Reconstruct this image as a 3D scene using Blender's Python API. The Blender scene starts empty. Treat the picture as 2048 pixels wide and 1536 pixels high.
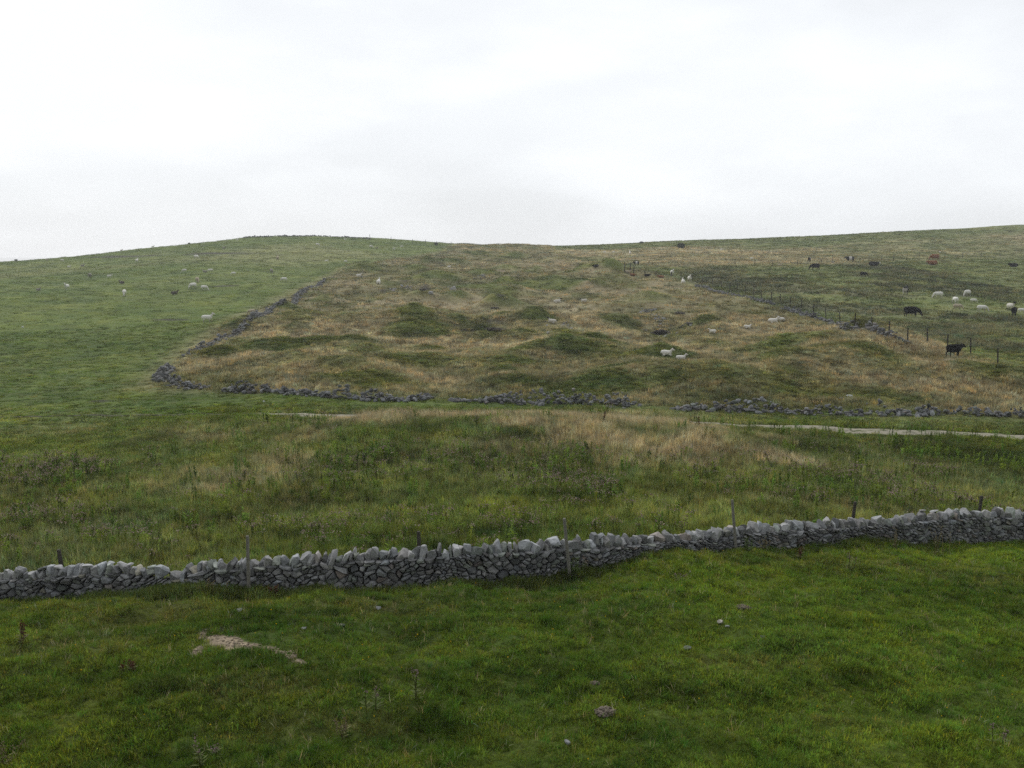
import bpy, bmesh, math, random
import numpy as np
from mathutils import Vector, Matrix

# ------------------------------------------------------------------ camera, sky, sun, exposure
SC = bpy.context.scene
COL = SC.collection
F = 2100.0                      # focal length in photograph pixels (2048 wide)
TH = math.radians(6.84)         # downward pitch; true horizon at row 516
cam_d = bpy.data.cameras.new("camera")
cam = bpy.data.objects.new("camera", cam_d)
COL.objects.link(cam)
cam.location = (0, 0, 0)
cam.rotation_euler = (math.pi / 2 - TH, 0, 0)
cam_d.sensor_width = 36.0
cam_d.lens = 36.0 * F / 2048.0
cam_d.clip_start = 0.1
cam_d.clip_end = 5000
SC.camera = cam

SUN_EL, SUN_AZ = math.radians(40), math.radians(-22)     # azimuth from +Y, positive to the right
world = bpy.data.worlds.new("World")
SC.world = world
world.use_nodes = True
nt = world.node_tree
nt.nodes.clear()
N, L = nt.nodes.new, nt.links.new
w_out = N("ShaderNodeOutputWorld")
w_bg = N("ShaderNodeBackground"); w_bg.inputs["Strength"].default_value = 1.0
L(w_bg.outputs[0], w_out.inputs[0])
w_sky = N("ShaderNodeTexSky"); w_sky.sky_type = 'NISHITA'; w_sky.sun_disc = False
w_sky.sun_elevation = SUN_EL; w_sky.sun_rotation = SUN_AZ
w_skym = N("ShaderNodeVectorMath"); w_skym.operation = 'SCALE'; w_skym.inputs["Scale"].default_value = 0.10
L(w_sky.outputs[0], w_skym.inputs[0])
w_tc = N("ShaderNodeTexCoord")
w_map = N("ShaderNodeMapping"); w_map.inputs["Scale"].default_value = (1.0, 1.0, 3.0)
w_map.inputs["Location"].default_value = (0.35, 0.2, 0.1)
L(w_tc.outputs["Generated"], w_map.inputs[0])
def w_noise(scale, detail, rough, lo, hi, a, b):
    n = N("ShaderNodeTexNoise"); n.inputs["Scale"].default_value = scale
    n.inputs["Detail"].default_value = detail; n.inputs["Roughness"].default_value = rough
    L(w_map.outputs[0], n.inputs["Vector"])
    r = N("ShaderNodeMapRange"); r.interpolation_type = 'SMOOTHSTEP'
    r.inputs["From Min"].default_value = lo; r.inputs["From Max"].default_value = hi
    r.inputs["To Min"].default_value = a; r.inputs["To Max"].default_value = b
    L(n.outputs[0], r.inputs["Value"])
    return r.outputs[0]
def w_math(op, a, b):
    m = N("ShaderNodeMath"); m.operation = op
    for i, v in enumerate((a, b)):
        if isinstance(v, (int, float)): m.inputs[i].default_value = v
        else: L(v, m.inputs[i])
    return m.outputs[0]
def w_range(v, lo, hi, a, b):
    r = N("ShaderNodeMapRange"); r.interpolation_type = 'SMOOTHSTEP'
    for k, x in (("From Min", lo), ("From Max", hi), ("To Min", a), ("To Max", b)): r.inputs[k].default_value = x
    L(v, r.inputs["Value"])
    return r.outputs[0]
w_sep = N("ShaderNodeSeparateXYZ"); L(w_tc.outputs["Generated"], w_sep.inputs[0])
big = w_noise(1.5, 4, 0.5, 0.35, 0.66, 0.90, 1.07)        # broad soft bands of cloud
fine = w_noise(5.0, 7, 0.55, 0.40, 0.64, 0.96, 1.02)     # billows
lum = w_math('MULTIPLY', big, fine)
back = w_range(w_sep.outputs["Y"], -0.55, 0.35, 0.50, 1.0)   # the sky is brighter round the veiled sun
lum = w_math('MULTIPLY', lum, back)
lowsky = w_range(w_sep.outputs["Z"], 0.0, 0.20, 1.0, 1.03)   # a little greyer near the horizon
lum = w_math('MULTIPLY', lum, lowsky)
lum = w_math('MULTIPLY', lum, w_range(w_sep.outputs["Z"], -0.0008, 0.0012, 0.88, 1.0))   # pale far-off land under the horizon
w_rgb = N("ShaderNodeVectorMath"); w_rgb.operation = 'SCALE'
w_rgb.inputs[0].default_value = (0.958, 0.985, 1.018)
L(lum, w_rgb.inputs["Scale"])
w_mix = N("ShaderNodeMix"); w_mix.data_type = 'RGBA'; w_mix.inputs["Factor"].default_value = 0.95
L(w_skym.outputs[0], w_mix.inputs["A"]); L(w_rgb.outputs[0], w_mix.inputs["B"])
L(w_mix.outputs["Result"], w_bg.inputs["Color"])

sun_d = bpy.data.lights.new("sun", 'SUN')
sun_d.energy = 1.5
sun_d.angle = math.radians(22)
sun_d.color = (1.0, 0.96, 0.90)
sun = bpy.data.objects.new("sun", sun_d)
COL.objects.link(sun)
sdir = Vector((math.sin(SUN_AZ) * math.cos(SUN_EL), math.cos(SUN_AZ) * math.cos(SUN_EL), math.sin(SUN_EL)))
sun.rotation_euler = sdir.to_track_quat('Z', 'Y').to_euler()
sun.location = (0, 0, 40)

SC.cycles.use_denoising = False
SC.view_settings.view_transform = 'Standard'
SC.view_settings.look = 'None'
SC.view_settings.exposure = 0.0
SC.view_settings.gamma = 1.0
SC.view_settings.use_curve_mapping = False

# ------------------------------------------------------------------ helpers
RNG = np.random.default_rng(11)
random.seed(5)

def tag(o, label=None, cat=None, group=None, kind=None):
    if label: o["label"] = label
    if cat: o["category"] = cat
    if group: o["group"] = group
    if kind: o["kind"] = kind
    return o

def mesh_obj(name, verts, faces, mat, parent=None, smooth=False):
    me = bpy.data.meshes.new(name)
    if isinstance(faces, np.ndarray):
        verts = np.asarray(verts, np.float32)
        n, k = faces.shape
        me.vertices.add(len(verts)); me.vertices.foreach_set("co", verts.ravel())
        me.loops.add(n * k); me.loops.foreach_set("vertex_index", faces.astype(np.int32).ravel())
        me.polygons.add(n)
        me.polygons.foreach_set("loop_start", np.arange(0, n * k, k, dtype=np.int32))
        me.polygons.foreach_set("loop_total", np.full(n, k, dtype=np.int32))
        me.update(calc_edges=True)
    else:
        me.from_pydata([tuple(v) for v in verts], [], faces)
        me.update()
    me.polygons.foreach_set("use_smooth", np.full(len(me.polygons), smooth))
    if mat: me.materials.append(mat)
    o = bpy.data.objects.new(name, me)
    COL.objects.link(o)
    if parent: o.parent = parent
    return o

def set_attr(me, name, kind, arr, domain='POINT'):
    a = me.attributes.new(name, kind, domain)
    key = {'FLOAT': 'value', 'INT': 'value', 'FLOAT_VECTOR': 'vector', 'FLOAT_COLOR': 'color'}[kind]
    a.data.foreach_set(key, np.ascontiguousarray(arr).ravel())

def empty(name, loc, rz=0):
    o = bpy.data.objects.new(name, None)
    COL.objects.link(o); o.location = loc; o.rotation_euler = (0, 0, rz); o.empty_display_size = 0.3
    return o

def sstep(a, b, x):
    t = np.clip((x - a) / (b - a), 0, 1)
    return t * t * (3 - 2 * t)

def _hash(ix, iy, seed):
    h = (ix.astype(np.int64) * 374761393 + iy.astype(np.int64) * 668265263 + seed * 974634777) & 0xffffffff
    h = ((h ^ (h >> 13)) * 1274126177) & 0xffffffff
    h = (h ^ (h >> 16)) & 0xffff
    return h / 65535.0

def vnoise(x, y, seed=0):
    x = np.asarray(x, float); y = np.asarray(y, float)
    ix, iy = np.floor(x), np.floor(y)
    fx, fy = x - ix, y - iy
    fx = fx * fx * fx * (fx * (fx * 6 - 15) + 10); fy = fy * fy * fy * (fy * (fy * 6 - 15) + 10)
    a, b = _hash(ix, iy, seed), _hash(ix + 1, iy, seed)
    c, d = _hash(ix, iy + 1, seed), _hash(ix + 1, iy + 1, seed)
    return (a + (b - a) * fx) * (1 - fy) + (c + (d - c) * fx) * fy      # 0..1

def fbm(x, y, wl, oct=4, seed=0, gain=0.5):
    s = np.zeros(np.broadcast(x, y).shape); amp, tot = 1.0, 0.0
    ca, sa = math.cos(0.6), math.sin(0.6)
    for k in range(oct):
        s += amp * (vnoise(x / wl + 17.3 * k, y / wl - 9.1 * k, seed + k) - 0.5) * 2
        tot += amp; amp *= gain; wl *= 0.5
        x, y = x * ca - y * sa, x * sa + y * ca
    return s / tot                                                     # about -1..1

def ray(px, py):
    dx, dz = (px - 1024.0) / F, -(py - 768.0) / F
    return np.array([dx, math.cos(TH) + dz * math.sin(TH), -math.sin(TH) + dz * math.cos(TH)])

def pt(px, py, Y):
    r = ray(px, py)
    return r * (Y / r[1])

# ------------------------------------------------------------------ terrain height
CP = {   # image column: (row, forward distance in metres)
    -700: [(1300, 21), (1200, 28), (1000, 40), (900, 52), (800, 72), (700, 105), (640, 135), (600, 165), (560, 215), (545, 260)],
    0: [(1536, 16.5), (1300, 21), (1205, 27.3), (1100, 33), (1000, 40), (900, 52), (800, 72), (700, 105), (650, 130),
        (600, 165), (575, 195), (545, 245), (525, 300)],
    256: [(1300, 21), (1198, 27), (1000, 40), (900, 51), (800, 70), (700, 103), (640, 132), (590, 175), (550, 225), (520, 275), (500, 325)],
    512: [(1536, 16.5), (1300, 20.5), (1188, 26.6), (1000, 40), (900, 51), (830, 62), (775, 74), (700, 102), (640, 130), (600, 162),
          (560, 205), (520, 260), (490, 315), (472, 355)],
    760: [(1188, 26.5), (1000, 39), (830, 60), (780, 73), (640, 132), (560, 207), (520, 270), (495, 330), (476, 375)],
    1024: [(1536, 16.5), (1300, 20.5), (1165, 26.8), (1000, 38), (900, 48), (830, 60), (808, 68), (760, 80), (700, 100), (640, 135),
           (600, 165), (560, 205), (530, 260), (510, 315), (492, 385)],
    1280: [(1122, 28.5), (1000, 37.5), (900, 48), (840, 58), (815, 66), (760, 79), (700, 99), (640, 132), (600, 160), (550, 205), (520, 265), (487, 395)],
    1536: [(1536, 16.5), (1300, 21), (1100, 30.3), (1000, 37.5), (900, 48), (860, 56), (825, 66), (760, 79), (700, 97), (650, 120),
           (600, 150), (560, 187), (530, 235), (505, 300), (477, 400)],
    1800: [(1088, 32.3), (864, 56.5), (828, 65), (700, 95), (640, 128), (600, 155), (560, 190), (530, 240), (500, 310), (462, 400)],
    2048: [(1536, 16.5), (1300, 22), (1085, 34.3), (1000, 42), (930, 49), (875, 57), (835, 64), (780, 72), (728, 79), (690, 95),
           (640, 128), (600, 162), (570, 195), (540, 235), (510, 295), (480, 345), (447, 395)],
    2750: [(1300, 23), (1085, 37), (930, 50), (835, 66), (730, 82), (640, 130), (570, 195), (510, 290), (470, 345), (425, 390)],
}
pts = []
for px, rows in CP.items():
    for py, Y in rows:
        p = pt(px, py, Y); pts.append((math.atan2(p[0], p[1]), math.log(math.hypot(p[0], p[1])), p[2]))
    last = pt(px, rows[-1][0], rows[-1][1])
    a = math.atan2(last[0], last[1]); R0 = math.hypot(last[0], last[1])
    drop = 9 if px < 1500 else 5
    for R, dz in ((R0 * 1.12, -0.35 * drop), (R0 * 1.35, -1.2 * drop), (max(R0 * 1.6, 620), -2.4 * drop)):
        pts.append((a, math.log(R), last[2] + dz))
for a in (-0.6, -0.3, 0, 0.3, 0.6):
    for R, z in ((0.4, -1.65), (1.2, -1.75), (2.2, -2.15), (4, -3.4), (7, -5.15), (10, -6.6), (13, -7.5)):
        pts.append((a, math.log(R), z))
pts = np.array(pts)
AS = 1.6       # weight of the angle axis against log distance
def _tps(r2):
    return np.where(r2 > 1e-12, 0.5 * r2 * np.log(np.maximum(r2, 1e-12)), 0)
cx = np.stack([pts[:, 0] * AS, pts[:, 1]], 1)
n = len(cx)
K = _tps(((cx[:, None] - cx[None]) ** 2).sum(-1)) + np.eye(n) * 2e-3
P = np.concatenate([np.ones((n, 1)), cx], 1)
A = np.block([[K, P], [P.T, np.zeros((3, 3))]])
sol = np.linalg.solve(A, np.concatenate([pts[:, 2], np.zeros(3)]))
GA = np.linspace(-0.75, 0.75, 240)
GL = np.linspace(math.log(0.4), math.log(760), 520)
ga, gl = np.meshgrid(GA, GL, indexing='ij')
q = np.stack([ga.ravel() * AS, gl.ravel()], 1)
gz = np.concatenate([(_tps(((c[:, None] - cx[None]) ** 2).sum(-1)) @ sol[:n] + sol[n] + c @ sol[n + 1:])
                     for c in np.array_split(q, 40)]).reshape(ga.shape)

def base_h(x, y):
    a = np.arctan2(x, y); R = np.maximum(np.hypot(x, y), 0.4)
    ac = np.clip(a, -0.74, 0.74)
    fa = (ac - GA[0]) / (GA[1] - GA[0]); fl = np.clip((np.log(R) - GL[0]) / (GL[1] - GL[0]), 0, len(GL) - 1.001)
    i, j = np.floor(fa).astype(int), np.floor(fl).astype(int)
    fa, fl = fa - i, fl - j
    z = (gz[i, j] * (1 - fa) + gz[i + 1, j] * fa) * (1 - fl) + (gz[i, j + 1] * (1 - fa) + gz[i + 1, j + 1] * fa) * fl
    bk = sstep(0.9, 2.4, np.abs(a))
    return z * (1 - bk) + (-1.7 - 0.012 * R) * bk

def at_base(px, py):
    r = ray(px, py)
    Y = np.exp(np.linspace(math.log(10), math.log(600), 3000))
    x, z = r[0] / r[1] * Y, r[2] / r[1] * Y
    d = z - base_h(x, Y)
    k = np.argmax(d < 0) if (d < 0).any() else len(Y) - 1
    return np.array([x[k], Y[k]])

# mounds, hollows and banks of the old workings: column, row, half width px, depth stretch, height m
MND = [(830, 660, 62, 1.0, 1.5), (1075, 655, 55, 1.0, 1.9), (962, 668, 42, 1.1, -1.2), (1330, 652, 55, 1.2, -2.2), (1240, 650, 55, 0.9, 0.8),
       (1555, 725, 110, 0.9, 1.35), (1325, 735, 70, 0.9, 1.0), (1130, 712, 90, 0.8, 0.9), (1200, 700, 55, 0.8, 0.8),
       (1225, 556, 42, 1.0, 1.7), (870, 568, 90, 0.7, 1.5), (760, 575, 60, 0.8, 0.8), (945, 590, 70, 0.8, 1.2), (1110, 575, 110, 0.9, 1.3),
       (725, 545, 50, 0.9, 1.5), (960, 560, 60, 0.8, 1.2), (1160, 556, 80, 0.7, 1.0), (1010, 548, 45, 0.8, 1.3), (1290, 610, 70, 0.8, 0.9),
       (1090, 620, 90, 0.8, -0.6), (700, 660, 90, 0.9, 0.6), (1420, 690, 70, 0.8, 0.5), (1700, 760, 90, 0.9, 0.5), (1935, 752, 60, 1.0, 0.7),
       (560, 740, 70, 0.9, 0.7), (860, 730, 110, 0.9, 0.6), (1010, 735, 90, 0.8, 0.5), (640, 700, 60, 0.9, 0.6), (1780, 800, 90, 0.6, 0.4),
       (1220, 760, 90, 0.7, 0.4), (1500, 790, 110, 0.6, 0.5), (900, 635, 60, 0.7, 0.7), (850, 640, 90, 0.6, -0.4),
       (985, 499, 24, 1.0, 0.5), (1060, 499, 34, 1.0, 0.3), (905, 530, 60, 0.8, 1.4), (1030, 520, 50, 0.8, 1.5), (950, 512, 45, 0.8, 1.4),
       (1100, 535, 50, 0.8, 1.2), (840, 545, 60, 0.8, 1.2), (600, 640, 60, 1.0, 0.5), (500, 690, 45, 1.0, 0.5),
       (1050, 880, 330, 0.6, 0.75), (1420, 905, 120, 0.7, 0.5), (700, 870, 120, 0.8, 0.4), (1120, 905, 90, 0.5, -0.4), (1600, 900, 90, 0.7, -0.5), (1850, 905, 120, 0.6, -0.35),
       (910, 1200, 60, 0.9, 0.16), (1000, 1190, 90, 0.7, 0.10), (640, 1215, 120, 0.7, 0.12), (120, 1240, 120, 0.7, 0.18), (1340, 1120, 110, 0.8, 0.18),
       (1690, 1125, 110, 0.8, 0.10),  (1220, 1180, 130, 0.6, -0.08), (720, 1420, 200, 0.6, 0.16),
       (1330, 1420, 120, 0.5, -0.14), (1420, 1385, 130, 0.5, 0.14), (250, 1440, 170, 0.6, 0.12), (870, 1480, 140, 0.6, -0.12), (1750, 1330, 200, 0.6, 0.12),
       (1560, 1480, 160, 0.5, 0.10), (1950, 1430, 160, 0.6, -0.10), (300, 1170, 260, 0.5, -0.1)]
M = []
PITS = [(962, 664, 30, 0.6, -0.9), (1325, 664, 34, 0.8, -1.6), (1372, 650, 9, 0.8, -1.4), (1300, 634, 18, 0.6, -0.8), (812, 576, 12, 0.7, -1.3),
        (850, 579, 10, 0.7, -1.2), (770, 588, 12, 0.6, -1.1), (905, 588, 9, 0.7, -1.0), (1362, 627, 8, 0.8, -1.0), (1050, 700, 14, 0.7, -0.6), (700, 690, 12, 0.7, -0.5), (960, 533, 12, 0.7, -1.4), (880, 530, 12, 0.7, -1.2), (1110, 520, 12, 0.7, -1.1)]
_mr = np.random.default_rng(19)
_small = []
while len(_small) < 72:
    v_ = _mr.uniform(0, 1) ** 0.8
    py = 502 + v_ * 285; lo = np.interp(py, [500, 560, 600, 640, 700, 760, 790], [910, 690, 600, 520, 420, 360, 480]); hi = np.interp(py, [500, 535, 575, 625, 685, 740, 790], [1085, 1220, 1370, 1560, 1780, 1950, 2040])
    px = _mr.uniform(lo, hi)
    if any(abs(px - m[0]) < 0.55 * m[2] and abs(py - m[1]) < 0.2 * m[2] for m in MND + PITS): continue
    if any(abs(px - a) < 60 and -8 < py - b < 45 for a, b in ((1908, 713), (1333, 711), (1362, 720), (1104, 646), (1546, 646), (1494, 657), (1425, 666), (1115, 606), (1168, 604), (718, 553), (757, 567), (1366, 567))): continue
    dist = np.interp(py, [500, 530, 560, 600, 640, 700, 760, 790], [340, 265, 205, 165, 135, 100, 80, 74])
    rad = _mr.uniform(1.6, 4.2)
    _small.append((px, py, rad * F / dist, _mr.uniform(0.7, 1.3), _mr.uniform(0.35, 1.25) * (1.0 if py < 700 else 0.6)))
for px, py, w, st, h in MND + PITS + _small:
    c = at_base(px, py); s = w * np.hypot(*c) / F
    M.append((c[0], c[1], s, s * st * (1.0 if py > 1000 else 1.1), h))
M = np.array(M)

# ---- ground regions in world XY, drawn once from the layout of the place
def poly_xy(px):
    return np.array([at_base(a, b) for a, b in px])
ENC = poly_xy([(320, 772), (340, 748), (385, 705), (490, 640), (572, 598), (660, 556), (760, 524), (900, 500), (985, 490.5), (1075, 491), (1110, 505), (1240, 535),
               (1335, 556), (1400, 575), (1600, 628), (1815, 686), (1990, 742), (2120, 790), (2120, 835), (1700, 822), (1360, 818), (1000, 806), (700, 797), (460, 782)])
def inpoly(x, y, poly):
    """signed distance, positive inside"""
    x = np.asarray(x, float); y = np.asarray(y, float)
    d = np.full(x.shape, 1e9); ins = np.zeros(x.shape, bool)
    for k in range(len(poly)):
        ax, ay = poly[k]; bx, by = poly[(k + 1) % len(poly)]
        ex, ey = bx - ax, by - ay
        t = np.clip(((x - ax) * ex + (y - ay) * ey) / (ex * ex + ey * ey), 0, 1)
        d = np.minimum(d, np.hypot(x - ax - t * ex, y - ay - t * ey))
        with np.errstate(divide='ignore', invalid='ignore'):
            cr = ((ay > y) != (by > y)) & (x < (bx - ax) * (y - ay) / (by - ay + 1e-12) + ax)
        ins ^= cr
    return np.where(ins, d, -d)

SCAR = at_base(490, 1300)
def height(x, y, fine=True):
    x = np.asarray(x, float); y = np.asarray(y, float)
    shp = x.shape; x = x.ravel(); y = y.ravel()
    z = base_h(x, y)
    for mx, my, sx, sy, h in M:
        k = np.nonzero((np.abs(x - mx) < 3 * sx) & (np.abs(y - my) < 3 * sy))[0]
        if not len(k): continue
        e = np.full(1, 0.0); e = ((x[k] - mx) / sx) ** 2 + ((y[k] - my) / sy) ** 2
        if my > 60: z[k] += h * 1.35 * np.exp(-1.3 * (np.sqrt(e + 0.06) - 0.245)) * (1 - sstep(5, 9, e))
        else: z[k] += h * np.exp(-0.9 * e)
    R = np.hypot(x, y)
    enc = sstep(-3, 5, inpoly(x, y, ENC))
    z += fbm(x, y, 34, 3, 3) * 0.35 * sstep(45, 140, R)
    m = fbm(x, y, 15, 3, 21)
    z += enc * (np.abs(m) * 1.5 - 0.35) * sstep(60, 90, R)
    z += enc * (fbm(x, y, 5, 4, 25) * 0.35 + np.abs(fbm(x, y, 8, 3, 27)) * 0.4)
    z += (1 - enc) * fbm(x, y, 6, 3, 31) * 0.10 * sstep(10, 40, R)
    # sheep terraces along the left hill
    left = sstep(-0.05, -0.14, np.arctan2(x, np.maximum(y, 1e-3)) + 0.0) * sstep(110, 170, R) * (1 - enc)
    z += left * 0.28 * np.sin((R + 9 * fbm(x, y, 60, 2, 41)) * 0.42) * sstep(-0.2, 0.5, fbm(x, y, 50, 2, 43))
    if fine:
        near = 1 - sstep(30, 60, R)
        near *= 1 - 0.85 * np.exp(-((x - SCAR[0]) / 1.9) ** 2 - ((y - SCAR[1]) / 1.3) ** 2)
        z += near * (fbm(x, y, 2.1, 3, 51) * 0.24 + np.abs(fbm(x, y, 0.9, 3, 57)) * 0.20) * sstep(8, 14, R)
        z += (1 - near) * fbm(x, y, 1.6, 2, 61) * 0.06
    return z.reshape(shp)

def at(px, py):
    r = ray(px, py)
    Y = np.exp(np.linspace(math.log(10), math.log(600), 2400))
    d = r[2] / r[1] * Y - height(r[0] / r[1] * Y, Y)
    k = int(np.argmax(d < 0)) if (d < 0).any() else int(np.argmin(d[Y > 100])) + int((Y <= 100).sum())
    k = max(k, 1)
    a, b = d[k - 1], d[k]
    t = a / (a - b) if a > 0 > b else 0.5
    y = Y[k - 1] + (Y[k] - Y[k - 1]) * t
    x = r[0] / r[1] * y
    return Vector((x, y, float(height(np.array([x]), np.array([y]))[0])))

def zat(x, y):
    return float(height(np.array([x]), np.array([y]))[0])

# near wall: column, top row, base row, distance
WALL = [(-420, 1165, 1222, 27.6), (-150, 1150, 1215, 27.5), (0, 1141, 1205, 27.3), (100, 1137, 1203, 27.2), (200, 1127, 1200, 27.1), (290, 1131, 1198, 27.0), (330, 1141, 1197, 26.95), (350, 1143, 1196, 26.9),
        (375, 1132, 1195, 26.9), (420, 1123, 1192, 26.8), (500, 1116, 1188, 26.7), (600, 1109, 1187, 26.6), (660, 1106, 1187, 26.55), (740, 1101, 1187, 26.5), (830, 1098, 1186, 26.5), (900, 1094, 1180, 26.55),
        (960, 1088, 1172, 26.7), (1040, 1086, 1160, 26.9), (1130, 1078, 1146, 27.3), (1200, 1078, 1136, 27.8), (1330, 1066, 1118, 28.9), (1440, 1058, 1106, 29.6), (1520, 1047, 1102, 30.3),
        (1640, 1041, 1096, 31.2), (1740, 1036, 1092, 31.9), (1850, 1026, 1089, 32.8), (1950, 1019, 1086, 33.6), (2048, 1021, 1085, 34.3), (2250, 1015, 1083, 36), (2500, 1005, 1082, 38)]
wx = np.array([pt(a, c, d)[:2] for a, b, c, d in WALL])
wtop = np.array([pt(a, b, d)[2] for a, b, c, d in WALL])
WU = wx[:, 0] / wx[:, 1]
def wall_y(u): return np.interp(u, WU, wx[:, 1])

# track beyond the rough ground
PATHPX = [(-500, 838), (0, 834), (300, 831), (480, 829), (560, 829), (630, 831), (700, 835), (850, 834), (1000, 836), (1150, 840), (1250, 843), (1400, 848), (1500, 852), (1600, 856), (1700, 860), (1800, 864.5), (1900, 868), (2048, 876), (2250, 886), (2500, 900)]
PATHW = [0.02, 0.02, 0.02, 0.15, 1.3, 1.5, 1.2, 0.4, 0.3, 0.5, 0.6, 1.1, 1.8, 2.1, 2.3, 2.3, 2.0, 1.8, 2.0, 2.0]
path_xy = poly_xy(PATHPX)
def path_dist(x, y):
    d = np.full(np.shape(x), 1e9); w = np.zeros(np.shape(x))
    for k in range(len(path_xy) - 1):
        ax, ay = path_xy[k]; ex, ey = path_xy[k + 1] - path_xy[k]
        t = np.clip(((x - ax) * ex + (y - ay) * ey) / (ex * ex + ey * ey), 0, 1)
        dd = np.hypot(x - ax - t * ex, y - ay - t * ey)
        m = dd < d
        d = np.where(m, dd, d); w = np.where(m, PATHW[k] * (1 - t) + PATHW[k + 1] * t, w)
    return d, w

def blobs(lst):
    out = []
    for px, py, rx, ry in lst:
        c = at_base(px, py)
        y1, y2 = at_base(px, py - ry)[1], at_base(px, py + ry)[1]
        out.append((c[0], c[1], rx * np.hypot(*c) / F, max(abs(y1 - y2) / 2, 0.05)))
    return np.array(out)
def blob_mask(x, y, B, soft=0.35, jit=0.0, seed=0):
    m = np.zeros(np.shape(x))
    j = (jit * 1.3 * fbm(x, y, 2.2, 3, seed) + (jit * 1.4 * fbm(x, y, 9.0, 4, seed + 50) if len(B) and B[0][1] > 40 else 0)) if jit else 0
    for bx, by, rx, ry in B:
        e = np.sqrt(((x - bx) / rx) ** 2 + ((y - by) / ry) ** 2) + j
        m = np.maximum(m, 1 - sstep(1 - soft, 1 + soft, e))
    return m

TAN_B = blobs([(900, 848, 340, 20), (1180, 856, 320, 26), (1000, 842, 420, 12), (760, 835, 120, 10), (1370, 900, 140, 30), (1240, 905, 170, 22), (600, 890, 90, 18), (500, 960, 120, 20), (400, 985, 70, 9),
               (560, 935, 70, 22), (390, 870, 140, 16), (120, 860, 130, 12), (1300, 830, 130, 9), (1560, 930, 60, 12)])
TOP_B = blobs([(700, 842, 90, 7), (850, 843, 150, 10), (1020, 846, 220, 12), (1260, 856, 220, 14), (1120, 880, 140, 10)])
TAN_C = blobs([(620, 620, 70, 22), (560, 660, 90, 26), (700, 640, 90, 22), (520, 735, 80, 16), (900, 640, 140, 9), (1020, 690, 180, 10), (730, 655, 55, 16), (1300, 590, 100, 14), (1420, 640, 120, 26),
               (1560, 660, 120, 30), (1700, 700, 170, 40), (1850, 760, 160, 30), (1950, 790, 110, 20), (1250, 690, 120, 10), (1450, 740, 90, 20), (1350, 770, 180, 10), (850, 765, 260, 14), (1180, 650, 120, 10),
               (1700, 770, 120, 18), (640, 760, 90, 10), (1020, 540, 140, 8), (700, 580, 60, 14), (1150, 620, 130, 12), (950, 615, 200, 9), (1640, 715, 60, 12), (1190, 745, 160, 9)])
GRN_C = blobs([(830, 665, 60, 20), (1060, 660, 60, 24), (1540, 732, 110, 22), (1310, 735, 90, 18), (1110, 712, 130, 20), (1180, 700, 60, 16), (900, 568, 120, 12), (950, 592, 80, 10), (1110, 580, 130, 12),
               (800, 790, 120, 12), (1230, 800, 160, 12), (1760, 805, 130, 14), (1600, 800, 90, 10), (1330, 650, 60, 30), (1300, 612, 70, 12), (960, 668, 45, 16), (740, 700, 130, 14), (1225, 556, 40, 10), (600, 715, 70, 12), (1930, 745, 60, 16), (1780, 745, 60, 10)])
NETTLE = blobs([(1480, 560, 110, 13), (1560, 578, 90, 14), (1440, 545, 80, 8), (1800, 555, 95, 8), (1880, 580, 110, 12), (1760, 535, 60, 8), (1960, 572, 70, 10), (1720, 590, 80, 10), (1880, 660, 120, 14), (1980, 640, 90, 10), (1740, 620, 70, 10), (1950, 690, 90, 16), (1560, 600, 70, 8), (1620, 610, 60, 8), (2030, 600, 60, 8), (1830, 545, 60, 6)])
THIST = blobs([(700, 1030, 330, 45), (1100, 1000, 420, 60), (500, 1060, 200, 40), (1600, 960, 300, 40), (1450, 1010, 200, 30), (100, 1060, 120, 40), (60, 960, 120, 40), (900, 960, 300, 40), (1750, 1000, 200, 25), (300, 1090, 300, 25), (1500, 940, 160, 16)])
DARK_B = blobs([(1060, 930, 120, 24), (1640, 890, 150, 22), (1850, 905, 150, 26), (480, 1040, 90, 26), (90, 980, 110, 40), (340, 890, 110, 16), (130, 945, 60, 18), (1480, 1000, 110, 20), (1650, 1010, 130, 20), (740, 930, 110, 20), (620, 1000, 150, 26)])
DARK_A = blobs([(420, 1250, 160, 18), (150, 1390, 260, 50), (520, 1330, 110, 18), (760, 1380, 160, 24), (1330, 1405, 110, 18), (1220, 1370, 90, 14), (860, 1490, 160, 26), (300, 1530, 260, 30), (1300, 1500, 150, 20), (1960, 1200, 160, 24), (2000, 1340, 100, 24), (880, 1260, 90, 14), (1700, 1370, 90, 14), (640, 1260, 90, 14)])
BROWN_A = blobs([(300, 1225, 330, 22), (700, 1225, 190, 16), (180, 1290, 190, 20), (1100, 1200, 120, 10), (450, 1390, 170, 24), (640, 1475, 200, 24), (1560, 1130, 200, 16), (1050, 1500, 110, 16), (1850, 1150, 200, 16), (1480, 1330, 120, 14), (1780, 1450, 140, 16)])
EARTH = blobs([(430, 1277, 26, 7), (450, 1283, 36, 9), (475, 1291, 26, 7), (405, 1272, 10, 6), (395, 1302, 9, 7), (505, 1293, 14, 4), (535, 1300, 16, 4), (560, 1309, 13, 4), (582, 1317, 11, 6), (598, 1328, 9, 6), (608, 1336, 6, 4), (585, 1307, 7, 4),
               (995, 551, 14, 1.2), (712, 578, 16, 0.8), (1895, 729, 15, 3), (1912, 737, 9, 2.5), (1310, 877, 30, 4), (1345, 880, 18, 3), (1205, 838, 22, 2), (893, 585, 12, 1.2), (1395, 856, 9, 6)])
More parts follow.
